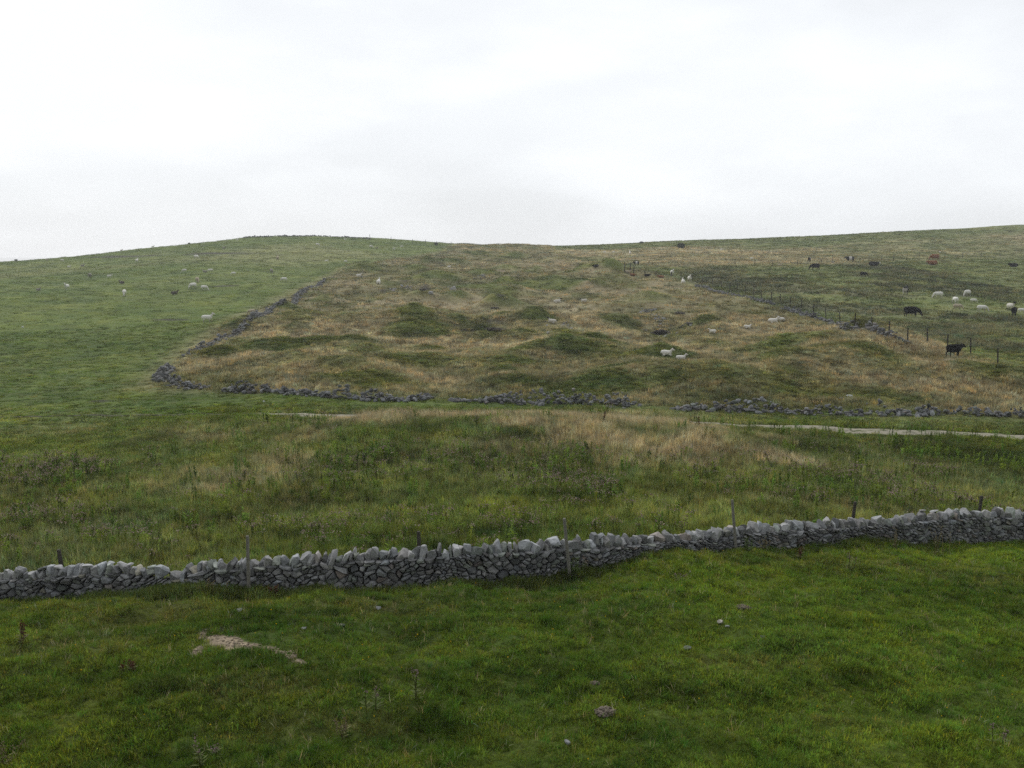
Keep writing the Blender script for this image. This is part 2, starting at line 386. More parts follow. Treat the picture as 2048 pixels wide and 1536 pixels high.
PEAT = blobs([(935, 659, 14, 0.9), (985, 658, 22, 1.1), (1372, 648, 15, 2.4), (1362, 625, 10, 1.5), (1325, 666, 16, 3), (1320, 876, 45, 2.6), (1295, 874, 24, 2), (810, 573, 16, 1.0), (850, 577, 14, 1.0), (770, 586, 18, 1.0), (1420, 902, 14, 5), (610, 866, 28, 4), (420, 1262, 46, 3), (1575, 677, 20, 2.2), (1000, 614, 8, 0.8),
              (440, 574, 40, 1.0), (350, 641, 34, 1.2), (330, 641, 22, 1), (260, 512, 60, 1.2), (210, 513, 40, 1.3), (440, 506, 70, 1.6), (500, 505, 60, 1.4), (200, 802, 18, 2)])

MOOR = poly_xy([(1090, 500), (1180, 500), (1250, 499), (1400, 495), (1536, 497), (1700, 489), (1850, 477), (2048, 463), (2170, 455), (2170, 503), (2048, 512), (1900, 519), (1700, 527), (1500, 533), (1400, 537), (1280, 533), (1200, 520), (1120, 510)])
cA = lambda *c: np.array(c)
def mound_mask(x, y):
    m = np.zeros(len(x))
    wob = 1 + 0.55 * fbm(x, y, 3.5, 3, 95)
    for mx, my, sx, sy, h in M:
        if my < 62: continue
        k = np.nonzero((np.abs(x - mx) < 1.8 * sx) & (np.abs(y - my) < 1.8 * sy))[0]
        if len(k):
            e = np.sqrt(((x[k] - mx) / sx) ** 2 + ((y[k] - my + 0.25 * sy) / sy) ** 2) * wob[k]
            m[k] = np.maximum(m[k], (1 - sstep(0.40, 1.0, e)) * min(1, 0.35 + 0.6 * abs(h)))
    return m
def cover(x, y):
    """ground cover at world points: colour, dryness, tallness, masks"""
    x = np.asarray(x, float); y = np.asarray(y, float)
    R = np.hypot(x, y); u = x / np.maximum(y, 0.3); ang = np.arctan2(x, y)
    front = 1 - sstep(-0.3, 0.3, y - wall_y(np.clip(u, WU[0], WU[-1])))
    front = np.where((y <= 0) | (R < 20), 1.0, front)
    encd = inpoly(x, y, ENC); enc = sstep(-1.2, 1.2, encd)
    pd, pw = path_dist(x, y)
    py_ = np.interp(u, path_xy[:, 0] / path_xy[:, 1], path_xy[:, 1])
    rough = (1 - front) * (1 - sstep(0, 6, y - py_)) * (1 - enc)
    rough *= 1 - 0.75 * sstep(-0.15, -0.42, u + 0.0) * sstep(38, 52, y)       # left end is grazed short
    n1 = fbm(x, y, 9, 4, 71); n2 = fbm(x, y, 2.4, 3, 75); n3 = fbm(x, y, 30, 3, 79); n4 = fbm(x, y, 0.9, 2, 83)
    right = sstep(-2, 3, -encd) * (ang > 0.04)
    left = sstep(-2, 3, -encd) * (ang <= 0.04)
    # dryness
    tB = np.clip(blob_mask(x, y, TAN_B, 0.85, 0.6, 5) * (0.62 + 0.45 * n2 + 0.35 * n4) + 0.10 + 0.22 * n1 + 0.38 * blob_mask(x, y, TOP_B, 0.5, 0.25, 6), 0, 1)
    mm = mound_mask(x, y)
    tC = np.clip(0.56 + 0.38 * n1 + 0.22 * n2 + 0.34 * fbm(x, y, 4.0, 3, 93) + 0.25 * blob_mask(x, y, TAN_C, 0.6, 0.6, 7) - 0.58 * mm - 0.15 * blob_mask(x, y, GRN_C, 0.7, 0.6, 9), 0.02, 1)
    moor = sstep(-8, 8, inpoly(x, y, MOOR) + 7 * n3 + 5 * n1)
    tE = np.clip(0.14 + 0.18 * n1 + moor * (0.66 + 0.22 * n1 - 0.40 * sstep(0.1, 0.5, fbm(x, y, 70, 3, 97))), 0, 1)
    tD = np.clip(0.05 + 0.10 * n3 + 0.08 * n1 + 0.20 * sstep(0.05, 0.5, fbm(x, y, 55, 3, 91)) * sstep(160, 260, R), 0, 1)
    edge = enc * 0 + np.exp(-(encd / 2.5) ** 2) * sstep(70, 80, R)
    dry = front * np.clip(0.06 + 0.06 * n1 + 0.45 * blob_mask(x, y, BROWN_A, 0.6, 0.5, 11) * (0.7 + 0.5 * n4), 0, 1) + \
        (1 - front) * (rough * tB + enc * tC + (1 - rough) * (1 - enc) * np.where(ang > 0.04, tE, np.maximum(tD, 0.45 * edge)))
    # greens
    hue = fbm(x, y, 1.3, 3, 87); hue2 = fbm(x, y, 4.5, 3, 89)
    gA = cA(0.092, 0.138, 0.015)[None] * (1 + 0.14 * n1 + 0.14 * n2)[:, None]
    dA = blob_mask(x, y, DARK_A, 0.7, 0.4, 13) * (0.8 + 0.4 * n2)
    gA = gA * (1 - 0.30 * dA)[:, None]
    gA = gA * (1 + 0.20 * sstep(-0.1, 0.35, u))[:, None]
    gB = cA(0.102, 0.146, 0.024)[None] * (1 + 0.25 * n1 + 0.25 * n2)[:, None]
    gB = gB * (1 - 0.42 * blob_mask(x, y, DARK_B, 0.6, 0.4, 15))[:, None]
    gC = cA(0.110, 0.134, 0.030)[None] * (1 + 0.2 * n1 + 0.25 * n2)[:, None]
    gD = cA(0.090, 0.133, 0.017)[None] * (1 + 0.12 * n3 + 0.16 * n1 + 0.16 * n2)[:, None]
    gE = cA(0.108, 0.144, 0.036)[None] * (1 + 0.18 * n1 + 0.2 * n2)[:, None]
    net = blob_mask(x, y, NETTLE, 0.8, 0.7, 17) * right * 0.8
    gE = gE * (1 - net)[:, None] + cA(0.082, 0.092, 0.052)[None] * net[:, None]
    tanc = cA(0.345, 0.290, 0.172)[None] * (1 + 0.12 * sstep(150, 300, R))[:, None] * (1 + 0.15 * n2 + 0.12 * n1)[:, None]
    tanA = cA(0.135, 0.118, 0.038)[None]
    def hv(gq, a):
        h_ = (a * (hue * 0.6 + hue2 * 0.6))[:, None]
        return gq * np.concatenate([1 + 0.9 * h_, 1 + 0.25 * h_, 1 - 0.5 * h_], 1) * (1 + 0.5 * a * hue2)[:, None]
    one = np.ones(len(x))
    gA, gB, gC, gD, gE = hv(gA, 0.32 * one), hv(gB, 0.55 * one), hv(gC, 0.4 * one), hv(gD, 0.4 * one), hv(gE, 0.3 * one)
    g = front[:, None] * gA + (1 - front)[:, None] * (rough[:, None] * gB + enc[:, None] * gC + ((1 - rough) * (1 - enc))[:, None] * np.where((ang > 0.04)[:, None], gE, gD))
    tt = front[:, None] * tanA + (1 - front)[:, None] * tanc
    dry = np.clip(dry, 0, 1)
    earth = blob_mask(x, y, EARTH, 0.25, 0.35, 19)
    peat = blob_mask(x, y, PEAT, 0.4, 0.4, 23)
    onpath = 1 - sstep(0.3, 0.62, pd / np.maximum(pw, 0.05) + 0.25 * n2)
    return dict(g=g, tan=tt, dry=dry, front=front, rough=rough, enc=enc, net=net, mm=mm * enc, earth=earth, peat=peat, path=onpath, R=R, ang=ang, n1=n1, n2=n2, n4=n4, dA=dA, u=u, encd=encd, right=right)

# ------------------------------------------------------------------ materials
def new_mat(name):
    m = bpy.data.materials.new(name); m.use_nodes = True
    t = m.node_tree; t.nodes.clear()
    o = t.nodes.new("ShaderNodeOutputMaterial")
    return m, t, o

def ground_mat():
    m, t, o = new_mat("turf")
    p = t.nodes.new("ShaderNodeBsdfPrincipled"); p.inputs["Roughness"].default_value = 0.95; p.inputs["Specular IOR Level"].default_value = 0.12
    t.links.new(p.outputs[0], o.inputs[0])
    a = t.nodes.new("ShaderNodeAttribute"); a.attribute_name = "col"
    tc = t.nodes.new("ShaderNodeTexCoord")
    prev = a.outputs["Color"]
    bump = None
    for sc, lo, hi in ((0.35, 0.82, 1.18), (2.2, 0.72, 1.28), (14.0, 0.62, 1.38)):
        nz = t.nodes.new("ShaderNodeTexNoise"); nz.inputs["Scale"].default_value = sc; nz.inputs["Detail"].default_value = 5; nz.inputs["Roughness"].default_value = 0.65
        t.links.new(tc.outputs["Object"], nz.inputs["Vector"])
        r = t.nodes.new("ShaderNodeMapRange"); r.inputs["From Min"].default_value = 0.3; r.inputs["From Max"].default_value = 0.7
        r.inputs["To Min"].default_value = lo; r.inputs["To Max"].default_value = hi
        t.links.new(nz.outputs[0], r.inputs["Value"])
        mm = t.nodes.new("ShaderNodeVectorMath"); mm.operation = 'SCALE'
        t.links.new(prev, mm.inputs[0]); t.links.new(r.outputs[0], mm.inputs["Scale"])
        prev = mm.outputs[0]
        b = t.nodes.new("ShaderNodeBump"); b.inputs["Strength"].default_value = 0.6; b.inputs["Distance"].default_value = 0.25 / sc
        t.links.new(nz.outputs[0], b.inputs["Height"])
        if bump: t.links.new(bump, b.inputs["Normal"])
        bump = b.outputs[0]
    t.links.new(prev, p.inputs["Base Color"]); t.links.new(bump, p.inputs["Normal"])
    return m

def grass_mat():
    m, t, o = new_mat("grass_blades")
    ti = t.nodes.new("ShaderNodeAttribute"); ti.attribute_type = 'INSTANCER'; ti.attribute_name = "tint"
    bl = t.nodes.new("ShaderNodeAttribute"); bl.attribute_name = "bcol"       # per blade multiplier
    fl = t.nodes.new("ShaderNodeAttribute"); fl.attribute_name = "own"        # 1 where the piece has its own colour
    mu = t.nodes.new("ShaderNodeVectorMath"); mu.operation = 'MULTIPLY'
    t.links.new(ti.outputs["Vector"], mu.inputs[0]); t.links.new(bl.outputs["Vector"], mu.inputs[1])
    mx = t.nodes.new("ShaderNodeMix"); mx.data_type = 'RGBA'
    t.links.new(fl.outputs["Fac"], mx.inputs["Factor"]); t.links.new(mu.outputs[0], mx.inputs["A"]); t.links.new(bl.outputs["Color"], mx.inputs["B"])
    d = t.nodes.new("ShaderNodeBsdfDiffuse"); tr = t.nodes.new("ShaderNodeBsdfTranslucent")
    t.links.new(mx.outputs["Result"], d.inputs["Color"]); t.links.new(mx.outputs["Result"], tr.inputs["Color"])
    ms = t.nodes.new("ShaderNodeMixShader"); ms.inputs[0].default_value = 0.35
    t.links.new(d.outputs[0], ms.inputs[1]); t.links.new(tr.outputs[0], ms.inputs[2]); t.links.new(ms.outputs[0], o.inputs[0])
    return m

def simple_mat(name, color, rough=0.9, var=0.25, scale=8.0, bump=0.3, attr=None, spots=None, spec=0.2):
    m, t, o = new_mat(name)
    p = t.nodes.new("ShaderNodeBsdfPrincipled"); p.inputs["Roughness"].default_value = rough; p.inputs["Specular IOR Level"].default_value = spec
    t.links.new(p.outputs[0], o.inputs[0])
    tc = t.nodes.new("ShaderNodeTexCoord")
    nz = t.nodes.new("ShaderNodeTexNoise"); nz.inputs["Scale"].default_value = scale; nz.inputs["Detail"].default_value = 6; nz.inputs["Roughness"].default_value = 0.65
    t.links.new(tc.outputs["Object"], nz.inputs["Vector"])
    r = t.nodes.new("ShaderNodeMapRange"); r.inputs["From Min"].default_value = 0.3; r.inputs["From Max"].default_value = 0.7
    r.inputs["To Min"].default_value = 1 - var; r.inputs["To Max"].default_value = 1 + var
    t.links.new(nz.outputs[0], r.inputs["Value"])
    mm = t.nodes.new("ShaderNodeVectorMath"); mm.operation = 'SCALE'
    if attr:
        a = t.nodes.new("ShaderNodeAttribute"); a.attribute_name = attr
        t.links.new(a.outputs["Color"], mm.inputs[0])
    else:
        mm.inputs[0].default_value = color
    t.links.new(r.outputs[0], mm.inputs["Scale"])
    res = mm.outputs[0]
    if spots:
        n2 = t.nodes.new("ShaderNodeTexNoise"); n2.inputs["Scale"].default_value = spots[0]; n2.inputs["Detail"].default_value = 4
        t.links.new(tc.outputs["Object"], n2.inputs["Vector"])
        r2 = t.nodes.new("ShaderNodeMapRange"); r2.inputs["From Min"].default_value = spots[1]; r2.inputs["From Max"].default_value = spots[1] + 0.12
        t.links.new(n2.outputs[0], r2.inputs["Value"])
        mx = t.nodes.new("ShaderNodeMix"); mx.data_type = 'RGBA'; mx.inputs["B"].default_value = (*spots[2], 1)
        t.links.new(r2.outputs[0], mx.inputs["Factor"]); t.links.new(res, mx.inputs["A"])
        res = mx.outputs["Result"]
    t.links.new(res, p.inputs["Base Color"])
    b = t.nodes.new("ShaderNodeBump"); b.inputs["Strength"].default_value = bump; b.inputs["Distance"].default_value = 0.2 / scale
    t.links.new(nz.outputs[0], b.inputs["Height"]); t.links.new(b.outputs[0], p.inputs["Normal"])
    return m

MAT_G = ground_mat()
MAT_GRASS = grass_mat()
MAT_STONE = simple_mat("limestone", None, 0.9, 0.30, 9.0, 0.5, attr="col", spots=(5.0, 0.60, (0.34, 0.335, 0.32)))
MAT_CORE = simple_mat("wall_core", (0.035, 0.035, 0.03), 1.0, 0.3, 6.0, 0.4)
MAT_ROCK = simple_mat("rubble", None, 0.92, 0.30, 7.0, 0.5, attr="col", spots=(4.0, 0.62, (0.30, 0.30, 0.29)))
MAT_TRACK = simple_mat("limestone_grit", (0.31, 0.285, 0.22), 0.95, 0.5, 2.2, 0.6, spots=(2.2, 0.50, (0.095, 0.105, 0.04)))
MAT_WOODL = simple_mat("weathered_post", (0.20, 0.19, 0.165), 0.9, 0.30, 14.0, 0.5)
MAT_WOODD = simple_mat("dark_post", (0.060, 0.055, 0.045), 0.9, 0.30, 14.0, 0.5)
MAT_WIRE = simple_mat("wire", (0.16, 0.16, 0.155), 0.6, 0.1, 10.0, 0.0)
MAT_COAT = simple_mat("animal_coat", None, 0.95, 0.16, 14.0, 0.6, attr="col", spec=0.05)
MAT_SOIL = simple_mat("soil", (0.19, 0.145, 0.105), 1.0, 0.35, 18.0, 0.8)
MAT_LEAF = simple_mat("bush_leaves", (0.045, 0.06, 0.03), 0.9, 0.3, 3.0, 0.0)
MAT_TWIG = simple_mat("twig", (0.05, 0.042, 0.035), 0.9, 0.3, 3.0, 0.0)
MAT_STEM = simple_mat("weed", None, 0.9, 0.2, 12.0, 0.0, attr="col")

# ------------------------------------------------------------------ the ground, one sheet
def build_ground():
    af = np.arange(-0.66, 0.6601, 0.0021)
    ac = np.concatenate([np.linspace(-math.pi, -0.68, 44), af, np.linspace(0.68, math.pi, 44)])
    r = np.concatenate([np.geomspace(0.5, 11.8, 40), np.exp(np.arange(math.log(12), math.log(600), 0.0056))])
    aa, rr = np.meshgrid(ac, r, indexing='ij')
    x, y = rr * np.sin(aa), rr * np.cos(aa)
    z = height(x.ravel(), y.ravel())
    cv = cover(x.ravel(), y.ravel())
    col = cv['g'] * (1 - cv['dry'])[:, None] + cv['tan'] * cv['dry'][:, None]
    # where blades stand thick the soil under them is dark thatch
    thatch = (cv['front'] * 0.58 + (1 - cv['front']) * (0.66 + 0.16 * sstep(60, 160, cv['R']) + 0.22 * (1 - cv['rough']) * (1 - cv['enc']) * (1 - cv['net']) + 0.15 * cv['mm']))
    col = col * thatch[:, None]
    earth_c = cA(0.255, 0.205, 0.142)[None] * (1 + 0.25 * cv['n4'])[:, None]
    k = cv['earth'][:, None]; col = col * (1 - k) + earth_c * k
    k = cv['peat'][:, None] * 0.85; col = col * (1 - k) + cA(0.035, 0.030, 0.024)[None] * k
    na, nr = aa.shape
    i, j = np.meshgrid(np.arange(na - 1), np.arange(nr - 1), indexing='ij')
    v = (i * nr + j).ravel()
    f = np.stack([v, v + 1, v + nr + 1, v + nr], 1)
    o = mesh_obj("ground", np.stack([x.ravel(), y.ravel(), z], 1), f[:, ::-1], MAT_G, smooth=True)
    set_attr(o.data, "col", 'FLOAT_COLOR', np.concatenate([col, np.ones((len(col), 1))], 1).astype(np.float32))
    tag(o, "rolling green and straw coloured upland pasture", "ground", kind="structure")
build_ground()

def build_path():
    t = np.linspace(0, len(path_xy) - 1, 900)
    px = np.interp(t, np.arange(len(path_xy)), path_xy[:, 0]); py = np.interp(t, np.arange(len(path_xy)), path_xy[:, 1])
    w = np.interp(t, np.arange(len(path_xy)), PATHW) * 0.5
    dx, dy = np.gradient(px), np.gradient(py); l = np.hypot(dx, dy); nx, ny = -dy / l, dx / l
    cols = []
    for k, s in enumerate((-1, -0.5, 0, 0.5, 1)):
        j = w * s * (1 + 0.55 * fbm(px * 1.0, py + 50 * k, 1.9, 4, 200 + k)) 
        cols.append(np.stack([px + nx * j, py + ny * j], 1))
    c = np.stack(cols, 1)
    z = height(c[..., 0], c[..., 1]) + np.array([-0.02, 0.07, 0.075, 0.07, -0.02])[None]
    V = np.concatenate([c, z[..., None]], -1).reshape(-1, 3)
    i, j = np.meshgrid(np.arange(len(t) - 1), np.arange(4), indexing='ij'); v = (i * 5 + j).ravel()
    o = mesh_obj("path", V, np.stack([v, v + 5, v + 6, v + 1], 1)[:, ::-1], MAT_TRACK, smooth=True)
    tag(o, "pale stony track crossing the valley below the ruined wall", "track", kind="structure")
build_path()

# ------------------------------------------------------------------ rocks
def ico(sub):
    bm = bmesh.new(); bmesh.ops.create_icosphere(bm, subdivisions=sub, radius=1.0)
    v = np.array([p.co[:] for p in bm.verts]); f = np.array([[q.index for q in p.verts] for p in bm.faces]); bm.free()
    return v, f
ICO2, ICO1 = ico(3), ico(2)

def rock(size, rng, hi=True, cuts=9, boxy=0.35):
    v, f = ICO2 if hi else ICO1
    p = v / np.maximum(np.abs(v).max(1, keepdims=True), 1e-6) * boxy + v * (1 - boxy)
    for k in range(cuts):
        nrm = rng.normal(size=3); nrm /= np.linalg.norm(nrm)
        d = rng.uniform(0.58, 0.88)
        e = p @ nrm - d
        p = p - np.where(e > 0, e, 0)[:, None] * nrm[None]
    p = p + rng.normal(size=p.shape) * 0.018
    return p * (np.array(size) * 0.5)[None], f

def rot_m(rx, ry, rz):
    return np.array(Matrix.Rotation(rz, 3, 'Z') @ Matrix.Rotation(ry, 3, 'Y') @ Matrix.Rotation(rx, 3, 'X'))

class MB:
    def __init__(s): s.v, s.f, s.c, s.n = [], [], [], 0
    def add(s, v, f, c):
        s.v.append(v); s.f.append(np.asarray(f) + s.n); s.n += len(v)
        c = np.asarray(c, float); s.c.append(np.broadcast_to(c, (len(v), 3)))
    def build(s, name, mat, parent=None, smooth=False):
        o = mesh_obj(name, np.concatenate(s.v), np.concatenate(s.f), mat, parent, smooth)
        c = np.concatenate(s.c)
        set_attr(o.data, "col", 'FLOAT_COLOR', np.concatenate([c, np.ones((len(c), 1))], 1).astype(np.float32))
        return o

def stone_col(rng, lo=0.09, hi=0.28):
    b = rng.uniform(lo, hi)
    w = rng.normal() * 0.02 - 0.015
    c = np.array([b * (1 + w), b, b * (1.0 - w * 0.9)])
    if rng.random() < 0.05: c *= np.array([1.10, 0.97, 0.88])
    if rng.random() < 0.12: c *= np.array([0.96, 1.02, 0.90])
    return c

# ------------------------------------------------------------------ near dry stone wall
def build_wall():
    rng = np.random.default_rng(3)
    seg = np.hypot(*np.diff(wx, axis=0).T); S = np.concatenate([[0], np.cumsum(seg)]); Lw = S[-1]
    ss = np.linspace(0, Lw, 1200)
    cxs = np.interp(ss, S, wx[:, 0]); cys = np.interp(ss, S, wx[:, 1]); tops = np.interp(ss, S, wtop)
    ker = np.ones(25) / 25
    for arr in (cxs, cys):
        pad = np.pad(arr, 12, mode='reflect', reflect_type='odd'); arr[:] = np.convolve(pad, ker, 'valid')
    tx, ty = np.gradient(cxs, ss), np.gradient(cys, ss); l = np.hypot(tx, ty); nxs, nys = ty / l, -tx / l      # towards the viewer
    gz0 = height(cxs + nxs * 0.3, cys + nys * 0.3) - 0.12
    Hs = np.maximum(tops - gz0, 0.5)
    HC = 0.27                                   # coping share
    def I(a, s): return np.interp(s, ss, a)
    def place(s, h, d):                         # s along, h metres above base, d outward from the centre line
        return np.stack([I(cxs, s) + I(nxs, s) * d, I(cys, s) + I(nys, s) * d, I(gz0, s) + h], -1)
    root = empty("stone_wall", (0, 0, 0))
    tag(root, "long grey dry stone wall crossing the foreground below upright coping stones", "wall")
    body = MB()
    for side in (1, -1):
        # sites in rough courses, normalised height 0..1
        sites = []
        Href = 1.0
        h = 0.0
        while h < Href:
            rh = rng.choice([rng.uniform(0.055, 0.09), rng.uniform(0.09, 0.155)])
            s = rng.uniform(0, 0.2)
            while s < Lw:
                w = rng.choice([rng.uniform(0.07, 0.14), rng.uniform(0.14, 0.29)]) * (1.25 if h < 0.3 else 1)
                sites.append((s + w / 2, h + rh / 2 + rng.normal() * 0.038)); s += w
            h += rh
        sites = np.array(sites)
        big = sites[rng.random(len(sites)) < 0.07]
        keep = np.ones(len(sites), bool)
        for b in big:
            d = np.hypot((sites[:, 0] - b[0]) / 0.22, (sites[:, 1] - b[1]) / 0.15)
            keep &= ~((d < 1) & (d > 1e-6))
        sites = sites[keep]
        order = np.argsort(sites[:, 0]); sites = sites[order]
        an = 1.35
        for i, (s0, h0) in enumerate(sites):
            lo, hi = np.searchsorted(sites[:, 0], [s0 - 0.7, s0 + 0.7])
            nb = sites[lo:hi]
            poly = [(s0 - 0.4, -0.05), (s0 + 0.4, -0.05), (s0 + 0.4, Href), (s0 - 0.4, Href)]
            d2 = (nb[:, 0] - s0) ** 2 + ((nb[:, 1] - h0) * an) ** 2
            for k in np.argsort(d2)[1:22]:
                a, b = nb[k]
                nx_, ny_ = a - s0, (b - h0) * an * an
                cc = (a * a - s0 * s0 + (b * b - h0 * h0) * an * an) / 2
                out = []
                m = len(poly)
                for q in range(m):
                    p1, p2 = poly[q], poly[(q + 1) % m]
                    e1, e2 = nx_ * p1[0] + ny_ * p1[1] - cc, nx_ * p2[0] + ny_ * p2[1] - cc
                    if e1 <= 0: out.append(p1)
                    if (e1 < 0) != (e2 < 0):
                        t = e1 / (e1 - e2); out.append((p1[0] + (p2[0] - p1[0]) * t, p1[1] + (p2[1] - p1[1]) * t))
                poly = out
                if len(poly) < 3: break
            if len(poly) < 3: continue
            pl = np.array(poly); c = pl.mean(0)
            # cut the corners of the outline, unevenly
            q2 = np.roll(pl, -1, 0); f1 = rng.uniform(0.02, 0.14, (len(pl), 1)); f2 = rng.uniform(0.02, 0.14, (len(pl), 1))
            pl = np.stack([pl + (q2 - pl) * f1, q2 + (pl - q2) * f2], 1).reshape(-1, 2)
            m = len(pl)
            Hf = float(I(Hs, s0)) - HC * 0.8
            bul = rng.uniform(0.01, 0.11); tilt = rng.normal(size=2) * 0.24
            gap = rng.uniform(0.78, 0.95)
            rings = []; ra = rng.normal() * 0.11; RT = np.array([[math.cos(ra), math.sin(ra)], [-math.sin(ra), math.cos(ra)]])
            for scl, dd in ((gap * 0.98, -0.13), (gap, -0.02), (gap * 0.93, bul * 0.5), (gap * rng.uniform(0.55, 0.72), bul)):
                off = (pl - c) @ RT * (scl * (1 + rng.normal(size=(m, 1)) * 0.06))
                r = c + off
                tl = off @ tilt if dd > 0 else 0
                base = 0.27 - 0.08 * r[:, 1]                       # batter
                dep = base + dd + tl + rng.normal(size=m) * 0.006
                rings.append(place(r[:, 0], r[:, 1] * Hf, side * dep))
            cen = place(np.array([c[0]]), np.array([c[1]]) * Hf, side * np.array([0.27 - 0.08 * c[1] + bul * 1.08]))
            V = np.concatenate(rings + [cen])
            fs = []
            for k in range(3):
                for q in range(m):
                    a, b = k * m + q, k * m + (q + 1) % m
                    fs += [(a, b, b + m), (a, b + m, a + m)]
            for q in range(m): fs.append((3 * m + q, 3 * m + (q + 1) % m, 4 * m))
            fs = np.array(fs)
            if side < 0: fs = fs[:, ::-1]
            body.add(V, fs, stone_col(rng))
    o = body.build("stonework", MAT_STONE, root)
    # dark packed core behind the face stones
    s = np.linspace(0.02, Lw - 0.02, 500); Hc = I(Hs, s) - HC
    prof = [(-0.20, -0.2), (0.20, -0.2), (0.12, 1), (-0.12, 1)]
    V = np.concatenate([place(s, np.where(np.full(len(s), hh) > 0, Hc, -0.2), np.full(len(s), dd)) for dd, hh in prof])
    n_ = len(s); fs = []
    for k in range(4):
        a = np.arange(n_ - 1) + k * n_; b = np.arange(n_ - 1) + ((k + 1) % 4) * n_
        fs.append(np.stack([a, a + 1, b + 1, b], 1))
    mesh_obj("core", V, np.concatenate(fs), MAT_CORE, root)
    # upright coping stones
    cop = MB()
    s = 0.05
    lean = 0.0
    while s < Lw - 0.1:
        w = rng.choice([rng.uniform(0.07, 0.13), rng.uniform(0.13, 0.22), rng.uniform(0.22, 0.34)], p=[0.35, 0.45, 0.2])
        hh = rng.uniform(0.26, 0.40) if w < 0.24 else rng.uniform(0.24, 0.36)
        lean = 0.6 * lean + rng.normal() * 0.22
        v, f = rock((w * 1.12, rng.uniform(0.34, 0.48), hh * 1.1), rng, cuts=9, boxy=0.92)
        ang = float(np.arctan2(I(tx * 0 + np.gradient(cys, ss), s), I(np.gradient(cxs, ss), s)))
        v = v @ rot_m(rng.normal() * 0.10, lean, ang + rng.normal() * 0.14).T
        base = float(I(Hs, s)) - HC
        c = place(np.array([s + w / 2]), np.array([base + hh * 0.5 - 0.05 + rng.normal() * 0.012]), np.array([rng.normal() * 0.03]))[0]
        cop.add(v + c, f, stone_col(rng, 0.13, 0.42))
        if rng.random() < 0.07:          # a thin stone jammed on top or across
            v, f = rock((rng.uniform(0.2, 0.35), 0.25, rng.uniform(0.07, 0.12)), rng, cuts=9, boxy=0.7)
            v = v @ rot_m(rng.normal() * 0.2, rng.normal() * 0.5, ang).T
            cop.add(v + c + np.array([0, 0, hh * 0.5]), f, stone_col(rng, 0.2, 0.4))
        s += w * rng.uniform(0.92, 1.03)
    cop.build("coping", MAT_STONE, root)
build_wall()

# ------------------------------------------------------------------ ruined walls of the enclosure
def ruin(name, label, line, hts, width, dens, rng, group="tumbled walls round the old workings", step_rock=(0.13, 0.34)):
    P_ = np.array([at(a, b)[:] for a, b in line])
    seg = np.hypot(np.diff(P_[:, 0]), np.diff(P_[:, 1])); S = np.concatenate([[0], np.cumsum(seg)])
    mb = MB()
    n_ = int(S[-1] * dens)
    hs = np.array(hts, float)
    for k in range(n_):
        s = rng.uniform(0, S[-1])
        x, y = np.interp(s, S, P_[:, 0]), np.interp(s, S, P_[:, 1])
        i = min(np.searchsorted(S, s), len(S) - 1); i = max(i, 1)
        dx, dy = (P_[i] - P_[i - 1])[:2] / max(seg[i - 1], 1e-6)
        h = np.interp(s, S, hs) * (0.35 + 1.05 * vnoise(np.array([s / 1.5]), np.array([3.3]), 77)[0])
        if h < 0.06: continue
        lat = np.clip(rng.normal() * 0.42, -1, 1)
        up = rng.uniform(0, 1) ** 1.2 * h * (1 - abs(lat))
        X, Y = x - dy * lat * width, y + dx * lat * width
        sz = rng.uniform(*step_rock) * (1.25 if up < 0.2 * h else 1)
        v, f = rock((sz * rng.uniform(0.9, 1.5), sz * rng.uniform(0.7, 1.1), sz * rng.uniform(0.45, 0.8)), rng, hi=False, cuts=7, boxy=0.5)
        v = v @ rot_m(rng.normal() * 0.35, rng.normal() * 0.35, rng.uniform(0, 6.28)).T
        mb.add(v + np.array([X, Y, zat(X, Y) + up + sz * 0.12]), f, stone_col(rng, 0.08, 0.24))
    o = mb.build(name, MAT_ROCK)
    return tag(o, label, "ruined wall", group)
rr_ = np.random.default_rng(8)
ruin("ruined_wall", "tumbled wall corner bending at the left end of the straw coloured enclosure",
     [(338, 738), (318, 760), (345, 768), (380, 775), (408, 779)], [0.7, 0.8, 0.7, 0.5, 0.15], 0.7, 20, rr_)
ruin("ruined_wall", "collapsed stretch of wall just right of the tumbled corner, above the left track end",
     [(446, 783), (500, 784), (560, 785), (590, 787), (640, 792), (700, 797), (760, 802), (800, 803), (850, 799), (868, 797), (910, 801), (945, 805)],
     [0.5, 0.7, 0.4, 0.15, 0.5, 0.9, 0.6, 0.25, 0.4, 0.1, 0.08, 0.12], 0.6, 22, rr_)
ruin("ruined_wall", "highest heap of the collapsed wall, in the middle below the grassy mounds",
     [(960, 806), (1000, 803), (1030, 808), (1070, 808), (1110, 808), (1150, 809), (1200, 810), (1240, 811), (1275, 815)],
     [0.3, 0.5, 0.9, 1.1, 0.8, 1.1, 1.35, 1.1, 0.2], 0.8, 22, rr_)
ruin("ruined_wall", "long broken line of wall rubble beside the pale track on the right",
     [(1350, 822), (1400, 820), (1470, 821), (1540, 825), (1580, 826), (1620, 830), (1680, 832), (1760, 832), (1830, 832), (1870, 828), (1960, 831), (1985, 830), (2048, 836), (2140, 842)],
     [0.3, 0.4, 0.7, 0.8, 0.3, 0.8, 0.8, 0.9, 0.5, 0.6, 0.6, 0.15, 0.8, 0.6], 0.7, 18, rr_)
ruin("ruined_wall", "fallen wall climbing away along the left side of the enclosure to the hill",
     [(375, 712), (400, 702), (440, 682), (480, 660), (505, 640), (540, 618), (570, 601), (600, 588), (640, 571), (665, 557)],
     [0.3, 0.8, 0.6, 0.6, 0.6, 0.7, 0.2, 0.5, 0.5, 0.3], 0.7, 12, rr_, step_rock=(0.15, 0.42))
